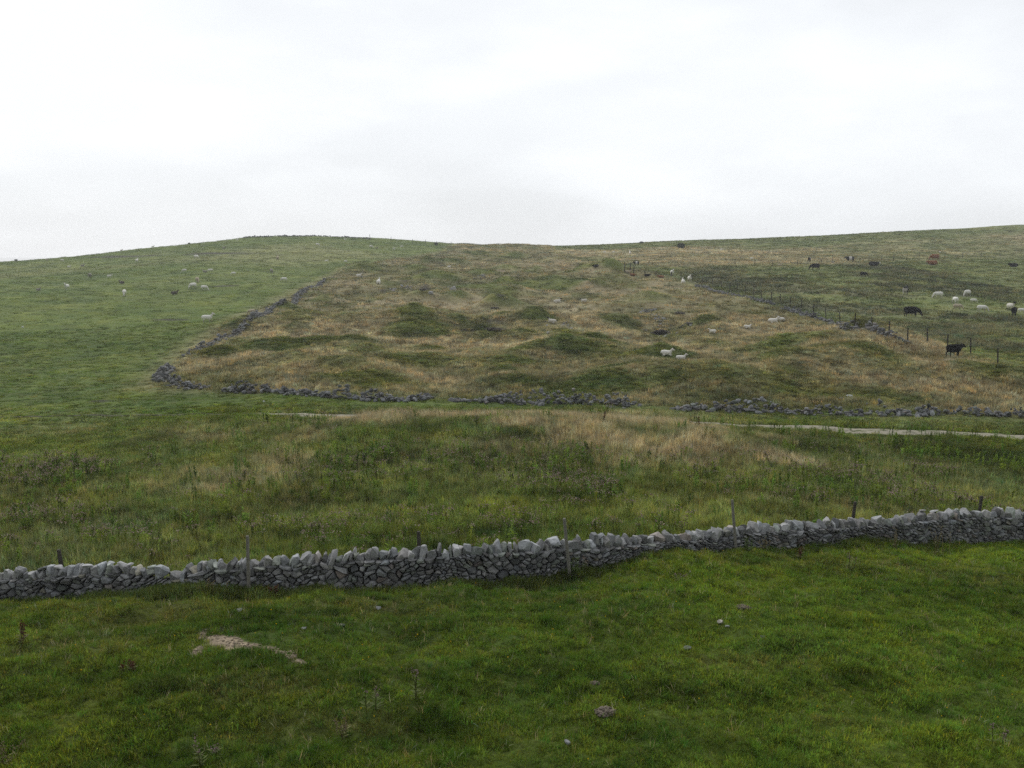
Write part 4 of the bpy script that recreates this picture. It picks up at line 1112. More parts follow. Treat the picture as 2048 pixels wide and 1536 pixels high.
G1, G2, G3, G4 = "sheep grazing on the left hill", "sheep in the straw coloured enclosure", "sheep in the right hand pasture", "sheep far off on the moor"
SHEEP = [
    # column, row of feet, pose, facing deg (0 right, 90 away), coat, length px, label
    (415, 646, 'stand', 0, 'white', 21, "white sheep standing with raised head, nearest on the left hill", G1),
    (504, 629, 'graze', 170, 'cream', 14, "cream sheep grazing right against the fallen left wall", G1),
    (249, 592, 'graze', -75, 'white', 12, "large white sheep grazing on the left hill, above the dark turf scar", G1),
    (349, 589, 'lie', 20, 'dark', 12, "dark brown sheep lying on the left hill", G1),
    (409, 581, 'graze', -15, 'white', 13, "white sheep head down to the right of the dark brown one", G1),
    (386, 577, 'graze', 235, 'white', 10, "white sheep grazing downhill just above the dark brown sheep", G1),
    (395, 565, 'graze', -60, 'cream', 9, "pinkish cream sheep above the two white ones near the dark brown sheep", G1),
    (134, 580, 'stand', -90, 'white', 9, "white sheep facing the viewer with dark face, lower left hill", G1),
    (77, 582, 'lie', -30, 'grey', 9, "greyish sheep lying furthest left on the lower hill", G1),
    (244, 568, 'lie', 160, 'dark', 10, "dark sheep lying above the large white one on the left hill", G1),
    (219, 556, 'stand', 10, 'white', 8, "white sheep standing side on above the dark lying one", G1),
    (180, 556, 'graze', 100, 'grey', 6, "little greyish sheep left of the side on white sheep", G1),
    (165, 535, 'stand', 0, 'grey', 7, "pale grey sheep, right one of the pair high on the left", G1),
    (138, 535, 'lie', 0, 'white', 6, "small white sheep, left one of the pair high on the left", G1),
    (124, 523, 'graze', 0, 'white', 6, "small white sheep closest under the left skyline", G1),
    (94, 521, 'lie', 0, 'cream', 5, "tiny pinkish sheep under the left skyline", G1),
    (274, 523, 'lie', 90, 'white', 4, "tiny white sheep alone below the dark terrace line", G1),
    (369, 544, 'graze', 180, 'white', 8, "white sheep grazing left of the close pair on the left hill", G1),
    (410, 545, 'lie', 180, 'grey', 8, "grey sheep of the close pair on the left hill", G1),
    (421, 544, 'graze', 200, 'white', 8, "white sheep of the close pair on the left hill", G1),
    (393, 518, 'graze', 60, 'white', 7, "lone white sheep high above the close pair", G1),
    (467, 550, 'graze', 190, 'white', 8, "white sheep grazing left, right of the close pair", G1),
    (543, 546, 'graze', -60, 'grey', 7, "greyish sheep grazing downhill right of the middle of the left hill", G1),
    (568, 563, 'graze', 185, 'white', 11, "white sheep with head down nearest the upper fallen wall", G1),
    (555, 518, 'lie', 90, 'cream', 6, "small cream sheep in the middle of the upper left hill", G1),
    (653, 523, 'lie', 0, 'white', 4, "tiny white sheep, left one above the end of the fallen wall", G1),
    (691, 524, 'lie', 0, 'white', 4, "tiny white sheep, right one above the end of the fallen wall", G1),
    (635, 492, 'graze', 10, 'white', 7, "white sheep close below the hill top wall on its right half", G1),
    (448, 497, 'lie', 0, 'grey', 6, "faint grey sheep below the left end of the hill top wall", G1),
    (475, 481, 'lie', 0, 'white', 4, "tiny sheep beside the left end of the hill top wall", G1),
    (306, 494, 'lie', 0, 'white', 5, "tiny white sheep close below the left skyline", G1),
    (243, 501, 'lie', 0, 'cream', 4, "faint tiny sheep below the long left skyline", G1),
    (690, 480, 'lie', 0, 'white', 4, "tiny sheep beside the right end of the hill top wall", G1),
    (742, 496, 'graze', 0, 'white', 7, "white sheep on the green slope right below the hill top", G1),
    (753, 497, 'lie', 0, 'grey', 4, "faint sheep touching the white one right below the hill top", G1),
    (788, 498, 'lie', 0, 'white', 4, "tiny sheep on the right shoulder of the left hill, lower one", G1),
    (803, 494, 'lie', 0, 'white', 5, "tiny sheep on the right shoulder of the left hill, upper one", G1),
    (718, 553, 'lie', 0, 'white', 10, "white sheep lying on the upper left edge of the enclosure", G2),
    (757, 567, 'lie', 80, 'white', 8, "white sheep lying with its back turned among the far left hummocks", G2),
    (898, 535, 'lie', 0, 'white', 6, "tiny white sheep far up in the middle of the enclosure", G2),
    (1115, 606, 'lie', 0, 'blackface', 14, "black faced sheep lying with head to the right", G2),
    (1168, 604, 'lie', 175, 'blackface', 12, "black faced sheep lying right of the other one, head to the left", G2),
    (1104, 646, 'lie', 165, 'blackface', 16, "black faced sheep lying on the slope of the pointed mound", G2),
    (1333, 711, 'lie', -20, 'white', 21, "big white sheep lying on top of the round green mound", G2),
    (1362, 720, 'lie', -10, 'white', 17, "white sheep lying lower at the right foot of the big white one", G2),
    (1425, 666, 'lie', 180, 'white', 13, "white sheep half hidden in straw right of the deep hollow", G2),
    (1494, 657, 'lie', 10, 'white', 12, "small white sheep lying in straw left of the pair by the fence", G2),
    (1546, 646, 'lie', 5, 'white', 19, "white sheep lying with raised head, left one of the pair by the fence", G2),
    (1563, 644, 'graze', 20, 'white', 10, "white sheep behind, right one of the pair by the fence", G2),
    (1366, 567, 'lie', 90, 'white', 10, "white sheep lying at the far right corner of the enclosure, lower one", G2),
    (1379, 564, 'stand', -90, 'white', 9, "white sheep facing the viewer at the far right corner of the enclosure", G2),
    (1344, 552, 'stand', -85, 'white', 9, "white sheep standing beyond the lying brown calves", G2),
    (1255, 546, 'lie', 0, 'cream', 11, "pale sheep lying between the tall gate posts", G2),
    (1876, 597, 'graze', 185, 'white', 19, "white sheep grazing left, left of the grazing group on the right", G3),
    (1934, 593, 'graze', 215, 'white', 14, "white sheep grazing below the dark rushes, highest of the right group", G3),
    (1910, 608, 'graze', 90, 'white', 9, "white sheep seen from behind in the middle of the right group", G3),
    (1947, 606, 'graze', -5, 'white', 11, "smaller white sheep grazing right of the one seen from behind", G3),
    (1915, 620, 'graze', -15, 'cream', 15, "yellowish sheep lowest left of the right group", G3),
    (1964, 624, 'graze', -10, 'white', 17, "white sheep with clear legs grazing to the right, lowest of the group", G3),
    (2021, 622, 'stand', -80, 'blackface', 10, "dark faced sheep looking out behind the black calf", G3),
    (2043, 627, 'graze', 0, 'white', 13, "white sheep cut by the right edge beside the black calf", G3),
    (1209, 505, 'lie', 0, 'white', 5, "tiny white sheep, left one of three on the far moor", G4),
    (1227, 505, 'lie', 0, 'white', 5, "tiny white sheep, middle one of three on the far moor", G4),
    (1260, 508, 'lie', 90, 'white', 5, "tiny white sheep, right one of three on the far moor", G4),
    (1442, 500, 'lie', 0, 'white', 4, "tiny white sheep under the green strip of the right skyline", G4),
    (1503, 518, 'lie', 0, 'white', 5, "tiny white sheep alone in the tan grass left of the belted cows", G4),
    (1560, 532, 'lie', 0, 'cream', 8, "faint pale sheep left of the black cow grazing high up", G4),
    (1665, 526, 'lie', 0, 'grey', 5, "small grey sheep between the two belted cows", G4),
]
for a in SHEEP: animal('sheep', *a)
CG = "cattle on the moor pasture"
COWS = [
    (1908, 713, 'stand', 14, 'black', 36, "young black cow standing with its tail stuck out beside the fence"),
    (1823, 634, 'graze', -12, 'black', 31, "big black cow grazing to the right in the middle of the pasture"),
    (2028, 632, 'graze', 60, 'black', 16, "black calf grazing near the right edge among the sheep"),
    (1811, 590, 'stand', 60, 'patched', 16, "black cow seen from behind with a pale rump"),
    (1727, 553, 'graze', -10, 'black', 14, "small black calf grazing below the belted cow"),
    (1630, 540, 'graze', 180, 'black', 20, "black cow grazing to the left high on the pasture"),
    (1619, 524, 'stand', 60, 'belted', 9, "belted cow turned away behind the grazing black cow"),
    (1700, 525, 'stand', 180, 'belted', 18, "black belted cow standing side on, broad white band round its middle"),
    (1747, 532, 'lie', 0, 'whiteface', 21, "black cow lying with a white head beside the rushes"),
    (1869, 521, 'graze', 180, 'brown', 20, "red brown cow grazing to the left high on the right"),
    (1865, 530, 'lie', 180, 'brown', 20, "brown cow lying below the red brown grazing one"),
    (2027, 534, 'lie', 180, 'black', 17, "black cow lying at the far right"),
    (1273, 531, 'stand', 180, 'belted', 13, "belted cow far off above the tall gate posts"),
    (1192, 534, 'lie', 180, 'black', 8, "tiny black cow lying far left of the tall gate posts"),
    (1265, 552, 'lie', 0, 'brown', 11, "orange brown calf lying below the tall gate posts"),
    (1294, 553, 'lie', 0, 'black', 9, "little black calf lying between the two brown calves"),
    (1322, 556, 'lie', 180, 'brown', 11, "orange brown calf lying left of the standing white sheep"),
]
for px, py, pose, face, style, lp, lab in COWS: animal('cow', px, py, pose, face, style, lp, lab, CG)

# ------------------------------------------------------------------ bushes
def bush(px, py, wpx, hpx, label):
    p = at(px, py); R = math.hypot(p.x, p.y); w, h = wpx * R / F, hpx * R / F
    rng = np.random.default_rng(int(px * 3))
    root = empty("bush", p); tag(root, label, "bush", "dark thorn bushes on the far hills")
    V, Fc = [], []
    for k in range(500):
        d = rng.normal(size=3); d /= np.linalg.norm(d); r = rng.uniform(0.4, 1) ** 0.5
        c = d * r * np.array([w / 2, w / 2, h * 0.42]) * (0.75 + 0.5 * vnoise(np.array([d[0] * 2.2 + 9]), np.array([d[2] * 2.2 + px]), 3)[0]) + np.array([0, 0, h * 0.55])
        a, b = rng.normal(size=3) * 0.09 * h, rng.normal(size=3) * 0.09 * h
        n_ = len(V); V += [c - a, c + b, c + a, c - b]; Fc.append((n_, n_ + 1, n_ + 2, n_ + 3))
    mesh_obj("foliage", V, Fc, MAT_LEAF, root)
    bm = bmesh.new()
    for k in range(5):
        a = rng.uniform(0, 6.28)
        tube(bm, [(0, 0, -0.2), (0.1 * w * math.cos(a), 0.1 * w * math.sin(a), h * 0.25), (0.25 * w * math.cos(a), 0.25 * w * math.sin(a), h * 0.6)], [0.08, 0.06, 0.02], 6)
    me = bpy.data.meshes.new("stem"); bm.to_mesh(me); bm.free(); me.materials.append(MAT_TWIG)
    o = bpy.data.objects.new("stem", me); COL.objects.link(o); o.parent = root
bush(1362, 497, 14, 10, "dark bush below the green strip of the right skyline")
bush(1283, 487, 8, 4, "low dark bush on the skyline right of the saddle")
bush(32, 521.5, 6, 3, "little dark bush on the far left skyline")
bush(378, 484, 4, 2.5, "tiny dark bush on the long left skyline")
bush(872, 490, 7, 5, "small dark bush on the skyline among the tiny posts")

# ------------------------------------------------------------------ grass, thistles and other ground cover
LIB = bpy.data.collections.new("tuft_library")      # not linked to the scene: only instanced

def blade_mesh(name, blades, extra=None):
    """blades: list of (root, dir, length, width, bend, colour mult)"""
    V, Fc, C, O = [], [], [], []
    for root, yaw, ln, wd, tilt, bend, col in blades:
        d = np.array([math.cos(yaw), math.sin(yaw), 0]); s = np.array([-d[1], d[0], 0])
        p0 = np.array(root); t1, t2 = tilt, tilt + bend
        p1 = p0 + (d * math.sin(t1) + np.array([0, 0, math.cos(t1)])) * ln * 0.55
        p2 = p1 + (d * math.sin(t2) + np.array([0, 0, math.cos(t2)])) * ln * 0.45
        n_ = len(V)
        V += [p0 - s * wd / 2, p0 + s * wd / 2, p1 + s * wd * 0.42, p1 - s * wd * 0.42, p2]
        Fc += [(n_, n_ + 1, n_ + 2, n_ + 3), (n_ + 3, n_ + 2, n_ + 4)]
        C += [col] * 5; O += [0.0] * 5
    if extra:
        for q, col in extra:
            n_ = len(V); V += [np.array(a) for a in q]; Fc.append(tuple(range(n_, n_ + len(q)))); C += [col] * len(q); O += [1.0] * len(q)
    me = bpy.data.meshes.new(name); me.from_pydata([tuple(v) for v in V], [], Fc); me.update()
    set_attr(me, "bcol", 'FLOAT_VECTOR', np.array(C, np.float32)); set_attr(me, "own", 'FLOAT', np.array(O, np.float32))
    me.materials.append(MAT_GRASS)
    o = bpy.data.objects.new(name, me)
    return o

def rc(rng, v=0.22, warm=0.12):
    b = 1 + rng.normal() * v; w = rng.normal() * warm
    return (max(0.3, b * (1 + w)), max(0.3, b), max(0.2, b * (1 - w)))

def make_tuft(name, n_, rad, h0, h1, wd, tilt, rng, warm=0.12):
    bl = []
    for k in range(n_):
        r = rad * math.sqrt(rng.uniform()); a = rng.uniform(0, 6.283)
        bl.append(((r * math.cos(a), r * math.sin(a), -0.02), a + rng.normal() * 0.8, rng.uniform(h0, h1), wd * rng.uniform(0.7, 1.3), abs(rng.normal()) * tilt, rng.uniform(0.1, 0.9), rc(rng, 0.2, warm)))
    return blade_mesh(name, bl)

def make_hay(name, n_, rad, h0, h1, wd, rng):
    bl, ex = [], []
    for k in range(n_):
        r = rad * math.sqrt(rng.uniform()); a = rng.uniform(0, 6.283)
        stalk = rng.uniform() < 0.6
        bl.append(((r * math.cos(a), r * math.sin(a), -0.02), 0.4 + rng.normal() * 1.0, rng.uniform(h0, h1) * (1 if stalk else 0.55), wd * (0.7 if stalk else 1.2), abs(rng.normal()) * (0.16 if stalk else 0.4), rng.uniform(0.0, 0.5), rc(rng, 0.2, 0.08)))
        
    return blade_mesh(name, bl)

def make_thistle(name, rng, h):
    bl, ex = [], []
    for k in range(rng.integers(2, 5)):
        bx, by = rng.normal() * 0.10, rng.normal() * 0.10
        hh = h * rng.uniform(0.7, 1.05)
        a = rng.uniform(0, 6.28)
        bl.append(((bx, by, 0), a, hh, 0.022, 0.06, 0.1, (0.9, 0.95, 0.8)))
        for q in range(9):
            z = hh * rng.uniform(0.1, 0.9)
            bl.append(((bx, by, z), rng.uniform(0, 6.28), rng.uniform(0.08, 0.17), 0.024, 0.8 + rng.normal() * 0.2, 0.5, rc(rng, 0.2, 0.08)))
        for q in range(rng.integers(3, 8)):
            c = np.array([bx + rng.normal() * 0.07, by + rng.normal() * 0.07, hh * rng.uniform(0.86, 1.06)])
            s = rng.uniform(0.012, 0.022)
            col = [(0.40, 0.28, 0.29), (0.48, 0.38, 0.35), (0.30, 0.21, 0.19), (0.55, 0.48, 0.41)][rng.integers(4)]
            for ax in range(3):
                u_, v_ = np.roll(np.array([s, 0, 0]), ax), np.roll(np.array([0, s, 0]), ax)
                ex.append(([c - u_, c - v_, c + u_, c + v_], col))
            bl.append(((bx, by, hh * 0.75), rng.uniform(0, 6.28), hh * 0.25, 0.012, 0.35, 0.0, (0.9, 0.95, 0.8)))
    return blade_mesh(name, bl, ex)

def make_leafy(name, rng, h, n_=3):
    bl = []
    for k in range(n_):
        bx, by = rng.normal() * 0.13, rng.normal() * 0.13; hh = h * rng.uniform(0.6, 1.05)
        bl.append(((bx, by, 0), rng.uniform(0, 6.28), hh, 0.02, 0.08, 0.1, (0.8, 0.9, 0.7)))
        for q in range(26):
            z = hh * rng.uniform(0.1, 1.0)
            bl.append(((bx, by, z), rng.uniform(0, 6.28), rng.uniform(0.07, 0.14), 0.035, 1.0 + rng.normal() * 0.25, 0.5, rc(rng, 0.22, 0.06)))
    return blade_mesh(name, bl)

def make_flower(name, rng):
    bl = [((0, 0, 0), rng.uniform(0, 6.28), 0.16, 0.006, 0.1, 0.2, (1, 1, 0.8))]
    s = 0.015; c = np.array([0.01, 0.0, 0.16]); ex = []
    for ax in range(3):
        u_, v_ = np.roll(np.array([s, 0, 0]), ax), np.roll(np.array([0, s, 0]), ax)
        ex.append(([c - u_, c - v_, c + u_, c + v_], (0.62, 0.46, 0.02)))
    return blade_mesh(name, bl, ex)

gr = np.random.default_rng(77)
LIBS = {}
def lib(name, objs):
    c = bpy.data.collections.new("library_" + name)
    for k, o in enumerate(objs): c.objects.link(o)
    LIBS[name] = (c, len(objs))
lib("turf", [make_tuft("tuft_a%d" % k, 18, 0.075, 0.04, 0.10, 0.009, 0.55, gr) for k in range(6)])
lib("lush", [make_tuft("tuft_b%d" % k, 34, 0.09, 0.10, 0.22, 0.010, 0.40, gr) for k in range(4)])
lib("mid", [make_tuft("tuft_c%d" % k, 24, 0.13, 0.14, 0.34, 0.014, 0.40, gr) for k in range(6)])
lib("hay", [make_hay("tuft_d%d" % k, 26, 0.13, 0.28, 0.50, 0.010, gr) for k in range(6)])
lib("clump", [make_tuft("tuft_e%d" % k, 40, 0.30, 0.10, 0.32, 0.030, 0.55, gr) for k in range(5)])
lib("hayclump", [make_hay("tuft_f%d" % k, 46, 0.30, 0.25, 0.52, 0.022, gr) for k in range(5)])
lib("far", [make_tuft("tuft_g%d" % k, 44, 0.75, 0.12, 0.40, 0.07, 0.6, gr) for k in range(5)])
lib("thistle", [make_thistle("tuft_h%d" % k, gr, 0.62) for k in range(8)])
lib("leafy", [make_leafy("tuft_i%d" % k, gr, 0.55) for k in range(6)])
lib("straw", [make_tuft("tuft_k%d" % k, 4, 0.05, 0.10, 0.24, 0.008, 0.35, gr) for k in range(4)])
lib("flower", [make_flower("tuft_j%d" % k, gr) for k in range(3)])

def gn_group(colname):
    c, n_ = LIBS[colname]
    g = bpy.data.node_groups.new("scatter_" + colname, 'GeometryNodeTree')
    g.interface.new_socket("Geometry", in_out='INPUT', socket_type='NodeSocketGeometry')
    g.interface.new_socket("Geometry", in_out='OUTPUT', socket_type='NodeSocketGeometry')
    gi, go = g.nodes.new("NodeGroupInput"), g.nodes.new("NodeGroupOutput")
    ci = g.nodes.new("GeometryNodeCollectionInfo"); ci.inputs["Collection"].default_value = c
    ci.inputs["Separate Children"].default_value = True; ci.inputs["Reset Children"].default_value = True
    ip = g.nodes.new("GeometryNodeInstanceOnPoints"); ip.inputs["Pick Instance"].default_value = True
    def na(nm, ty):
        q = g.nodes.new("GeometryNodeInputNamedAttribute"); q.data_type = ty; q.inputs["Name"].default_value = nm
        return q.outputs["Attribute"]
    er = g.nodes.new("FunctionNodeEulerToRotation")
    g.links.new(na("rot", 'FLOAT_VECTOR'), er.inputs[0])
    g.links.new(gi.outputs[0], ip.inputs["Points"]); g.links.new(ci.outputs[0], ip.inputs["Instance"])
    g.links.new(na("idx", 'INT'), ip.inputs["Instance Index"]); g.links.new(er.outputs[0], ip.inputs["Rotation"])
    g.links.new(na("scl", 'FLOAT_VECTOR'), ip.inputs["Scale"]); g.links.new(ip.outputs[0], go.inputs[0])
    return g

def scatter(name, colname, x, y, tint, scl, label, cat, tilt=0.08):
    n_ = len(x)
    z = height(x, y)
    me = bpy.data.meshes.new(name)
    me.vertices.add(n_); me.vertices.foreach_set("co", np.stack([x, y, z], 1).astype(np.float32).ravel())
    rot = np.stack([RNG.normal(size=n_) * tilt, RNG.normal(size=n_) * tilt, RNG.uniform(0, 6.283, n_)], 1)
    set_attr(me, "rot", 'FLOAT_VECTOR', rot.astype(np.float32))
    if scl.ndim == 1: scl = np.repeat(scl[:, None], 3, 1)
    set_attr(me, "scl", 'FLOAT_VECTOR', scl.astype(np.float32))
    set_attr(me, "tint", 'FLOAT_VECTOR', np.clip(tint, 0.003, 0.9).astype(np.float32))
    set_attr(me, "idx", 'INT', RNG.integers(0, LIBS[colname][1], n_).astype(np.int32))
    o = bpy.data.objects.new(name, me); COL.objects.link(o)
    m = o.modifiers.new("scatter", 'NODES'); m.node_group = gn_group(colname)
    tag(o, label, cat, kind="stuff")
    return n_

def sample(r0, r1, dens, amax=0.58, amin=None):
    """world points with dens per m2 in a sector"""
    amin = -amax if amin is None else amin
    area = (r1 * r1 - r0 * r0) / 2 * (amax - amin); n_ = int(area * dens)
    a = RNG.uniform(amin, amax, n_); r = np.sqrt(RNG.uniform(r0 * r0, r1 * r1, n_))
    return r * np.sin(a), r * np.cos(a)

def jitter(t, v=0.16):
    w = RNG.normal(size=(len(t), 1)) * 0.10
    return t * np.clip(1 + RNG.normal(size=(len(t), 1)) * v * 1.5, 0.35, 2.2) * np.concatenate([1 + w, 1 + 0 * w, 1 - w], 1)

TOTAL = 0
def clear_of_animals(x, y, pad=0.3):
    k = np.ones(len(x), bool)
    for o in COL.objects:
        if o.get("category") in ("sheep", "cow"):
            s = o.scale[0] * (0.5 if o["category"] == "sheep" else 0.95)
            ax, ay = o.location.x, o.location.y; r = math.hypot(ax, ay)
            along = (x * ax + y * ay) / r - r; across = (x * ay - y * ax) / r
            pd_ = pad if o["category"] == "sheep" else 0.35 * pad
            k &= ~((np.abs(across) < s * 1.15 + pd_) & (along < s * 0.6 + 0.5 * pd_) & (along > -s * 2.6 - 2 * pd_))
    return k
GAIN = 1.45       # blades are lighter than the mat of thatch they make up
# --- foreground turf
x, y = sample(12.5, 39, 200)
cv = cover(x, y)
k = (cv['front'] > 0.5) & (cv['earth'] < 0.2) & (RNG.random(len(x)) > cv['peat'] * 0.8)
x, y = x[k], y[k]; cv = {q: v[k] for q, v in cv.items()}
t_ = np.clip(cv['dry'] + 0.12 * RNG.normal(size=len(x)) + 0.5 * (RNG.random(len(x)) < 0.06), 0, 1)[:, None]
c1 = fbm(x, y, 0.75, 3, 303)
tint = jitter((cv['g'] * (1 - t_) + cv['tan'] * t_) * GAIN * 1.10 * (1 + 0.28 * c1)[:, None])
tint[:, 0] *= 1 + 0.12 * c1
lush = (RNG.random(len(x)) < 0.04 + 0.20 * cv['dA'] + 0.5 * sstep(0.28, 0.5, fbm(x, y, 1.1, 3, 301)))
q = ~lush
TOTAL += scatter("turf_grass", "turf", x[q], y[q], tint[q], RNG.uniform(0.6, 1.5, q.sum()) * (1 + 0.6 * fbm(x[q], y[q], 0.8, 2, 305)), "short grazed green turf in front of the dry stone wall", "grass", 0.18)
TOTAL += scatter("tussock_grass", "lush", x[lush], y[lush], tint[lush] * cA(0.78, 0.92, 0.95), RNG.uniform(0.5, 1.0, lush.sum()), "longer dark green tussocks dotted over the front turf", "grass", 0.15)
# pale dead stalks and seed heads
x, y = sample(13, 36, 13)
cv = cover(x, y)
k = (cv['front'] > 0.5) & (cv['earth'] < 0.2) & (RNG.random(len(x)) < 0.25 + 0.6 * sstep(0.0, 0.5, fbm(x, y, 2.5, 2, 307)))
TOTAL += scatter("dry_stalks", "straw", x[k], y[k], jitter(np.tile(cA(0.36, 0.31, 0.17), (k.sum(), 1)), 0.2), RNG.uniform(0.6, 1.3, k.sum()), "thin pale dead grass stalks sprinkled through the front turf", "grass", 0.25)
# buttercups
x, y = sample(13, 30, 3.2)
cv = cover(x, y); nf = fbm(x, y, 3.2, 2, 311)
k = (cv['front'] > 0.5) & (cv['earth'] < 0.2) & (RNG.random(len(x)) < 0.10 + 0.6 * sstep(0.1, 0.5, nf) * np.where(x < -1, 1.0, 0.4))
TOTAL += scatter("buttercups", "flower", x[k], y[k], cv['g'][k] * GAIN, RNG.uniform(0.7, 1.2, k.sum()), "tiny yellow buttercups sprinkled over the front turf", "flowers")
# --- foot of the wall: ranker grass and nettles, both sides
s_ = RNG.uniform(0, 1, 9000); 
ii = s_ * (len(wx) - 1); x = np.interp(ii, np.arange(len(wx)), wx[:, 0]); y = np.interp(ii, np.arange(len(wx)), wx[:, 1])
off = -0.36 - np.abs(RNG.normal(size=len(x))) * 0.35
rank = fbm(x, y * 0, 3.0, 2, 321)
colpx = 1024 + F * x / y
thick = np.exp(-((colpx - 330) / 170) ** 2) + np.exp(-((colpx - 1070) / 110) ** 2) + 0.6 * np.exp(-((colpx - 650) / 60) ** 2)
k = RNG.random(len(x)) < 0.10 + 0.12 * sstep(0.0, 0.5, rank) + 0.8 * np.clip(thick, 0, 1)
thick = thick[k]
x, y = x[k], y[k] + off[k]; rank = rank[k]
tint = jitter(np.tile(cA(0.070, 0.092, 0.022) * GAIN, (len(x), 1)) * (1 + 0.2 * rank)[:, None], 0.25)
TOTAL += scatter("verge_grass", "mid", x, y, tint, RNG.uniform(0.35, 0.8, len(x)) * (1 + 0.35 * rank) * (1 + 0.4 * np.clip(thick, 0, 1)), "rank grass along the foot of the near wall", "grass", 0.15)
# --- rough ground beyond the wall
x, y = sample(26.8, 64, 62)
cv = cover(x, y)
k = (cv['front'] < 0.5) & (y > wall_y(np.clip(cv['u'], WU[0], WU[-1])) + 0.5) & (cv['path'] < 0.3) & (cv['earth'] < 0.4) & (RNG.random(len(x)) > cv['peat'] * 0.9) & (RNG.random(len(x)) < np.clip(36 / cv['R'], 0.35, 1) ** 1.3)
x, y = x[k], y[k]; cv = {q: v[k] for q, v in cv.items()}
dr = np.clip(cv['dry'] * 1.15 + 0.12 * RNG.normal(size=len(x)), 0, 1)
hay = RNG.random(len(x)) < np.clip(dr * 1.3, 0.03, 0.97)
c1 = fbm(x, y, 1.4, 3, 353)
tint = jitter((cv['g'] * (1 - dr)[:, None] + cv['tan'] * dr[:, None]) * GAIN * (1 + 0.36 * c1)[:, None], 0.26)
short = 0.35 + 0.65 * np.clip(cv['rough'] + cv['enc'], 0, 1)
dpy = y - np.interp(cv['u'], path_xy[:, 0] / path_xy[:, 1], path_xy[:, 1])
short *= 1 - 0.8 * sstep(-7, -3.5, dpy) * ((cv['u'] > 0.17) | ((cv['u'] > -0.235) & (cv['u'] < -0.145)))
wide = np.clip(cv['R'] / 38, 1, 1.6)
def S3(h, w): return np.stack([w, w, h], 1)
q = ~hay
TOTAL += scatter("rough_grass", "mid", x[q], y[q], tint[q], S3(RNG.uniform(0.7, 1.35, q.sum()) * short[q], wide[q] * RNG.uniform(0.9, 1.3, q.sum())), "long green grass on the rough ground behind the near wall", "grass", 0.12)
TOTAL += scatter("hay_grass", "hay", x[hay], y[hay], tint[hay], S3(RNG.uniform(0.7, 1.25, hay.sum()) * np.maximum(short[hay], 0.5), wide[hay] * RNG.uniform(0.9, 1.3, hay.sum())), "straw coloured seeding grass on the bank behind the near wall", "grass", 0.1)
# thistles and nettles in it
x, y = sample(27.5, 62, 9)
cv = cover(x, y)
th = blob_mask(x, y, THIST, 0.7, 0.5, 331); pn = fbm(x, y, 2.6, 2, 333)
k = (cv['front'] < 0.5) & (y > wall_y(np.clip(cv['u'], WU[0], WU[-1])) + 0.6) & (cv['rough'] > 0.4) & (RNG.random(len(x)) < (0.03 + 0.75 * th) * sstep(-0.35, 0.35, pn))
TOTAL += scatter("thistles", "thistle", x[k], y[k], jitter(np.tile(cA(0.125, 0.160, 0.034) * GAIN, (k.sum(), 1)), 0.3), RNG.uniform(0.7, 1.2, k.sum()), "thistles with faded purple heads on the rough ground", "thistles")
db = blob_mask(x, y, DARK_B, 0.6, 0.5, 341)
k = (cv['front'] < 0.5) & (y > wall_y(np.clip(cv['u'], WU[0], WU[-1])) + 0.6) & (cv['rough'] > 0.4) & (cv['dry'] < 0.5) & (RNG.random(len(x)) < 0.05 + 0.4 * db * sstep(-0.3, 0.4, fbm(x, y, 3.0, 2, 351)))
TOTAL += scatter("nettles", "leafy", x[k], y[k], jitter(np.tile(cA(0.100, 0.150, 0.024) * GAIN, (k.sum(), 1)), 0.2), RNG.uniform(0.7, 1.25, k.sum()), "dark leafy nettle beds on the rough ground", "nettles")
# --- middle distance
x, y = sample(60, 135, 13)
cv = cover(x, y)
k = (cv['path'] < 0.3) & (cv['earth'] < 0.4) & (RNG.random(len(x)) > cv['peat'] * 0.95) & (RNG.random(len(x)) < np.clip(75 / cv['R'], 0.3, 1) ** 1.6)
k &= clear_of_animals(x, y)
tallm = np.clip(cv['enc'] + cv['rough'] + 0.4 * cv['right'] + cv['net'], 0, 1)
k &= RNG.random(len(x)) < 0.32 + 0.68 * tallm
x, y = x[k], y[k]; cv = {q: v[k] for q, v in cv.items()}; tallm = tallm[k]
dr = np.clip(cv['dry'] * 1.1 + 0.12 * RNG.normal(size=len(x)), 0, 1)
hay = (RNG.random(len(x)) < np.clip(dr * 1.25, 0.02, 0.97)) & (tallm > 0.3)
tint = jitter((cv['g'] * (1 - dr)[:, None] + cv['tan'] * dr[:, None]) * GAIN * (1 + 0.25 * fbm(x, y, 3.0, 3, 363))[:, None], 0.24)
tint[RNG.random(len(x)) < 0.08] *= cA(0.5, 0.55, 0.6)
hs = RNG.uniform(0.4, 1.0, len(x)) * (0.25 + 0.75 * tallm) * (1 + 0.5 * cv['net']) * (1 - 0.62 * cv['mm']); ws = np.clip(cv['R'] / 75, 1, 1.5) * RNG.uniform(0.8, 1.3, len(x))
q = ~hay
TOTAL += scatter("clump_grass", "clump", x[q], y[q], tint[q], S3(hs[q], ws[q]), "green grass clumps over the hummocks of the enclosure", "grass", 0.1)
TOTAL += scatter("straw_grass", "hayclump", x[hay], y[hay], tint[hay], S3(hs[hay], ws[hay]), "straw coloured grass between the hummocks of the enclosure", "grass", 0.08)
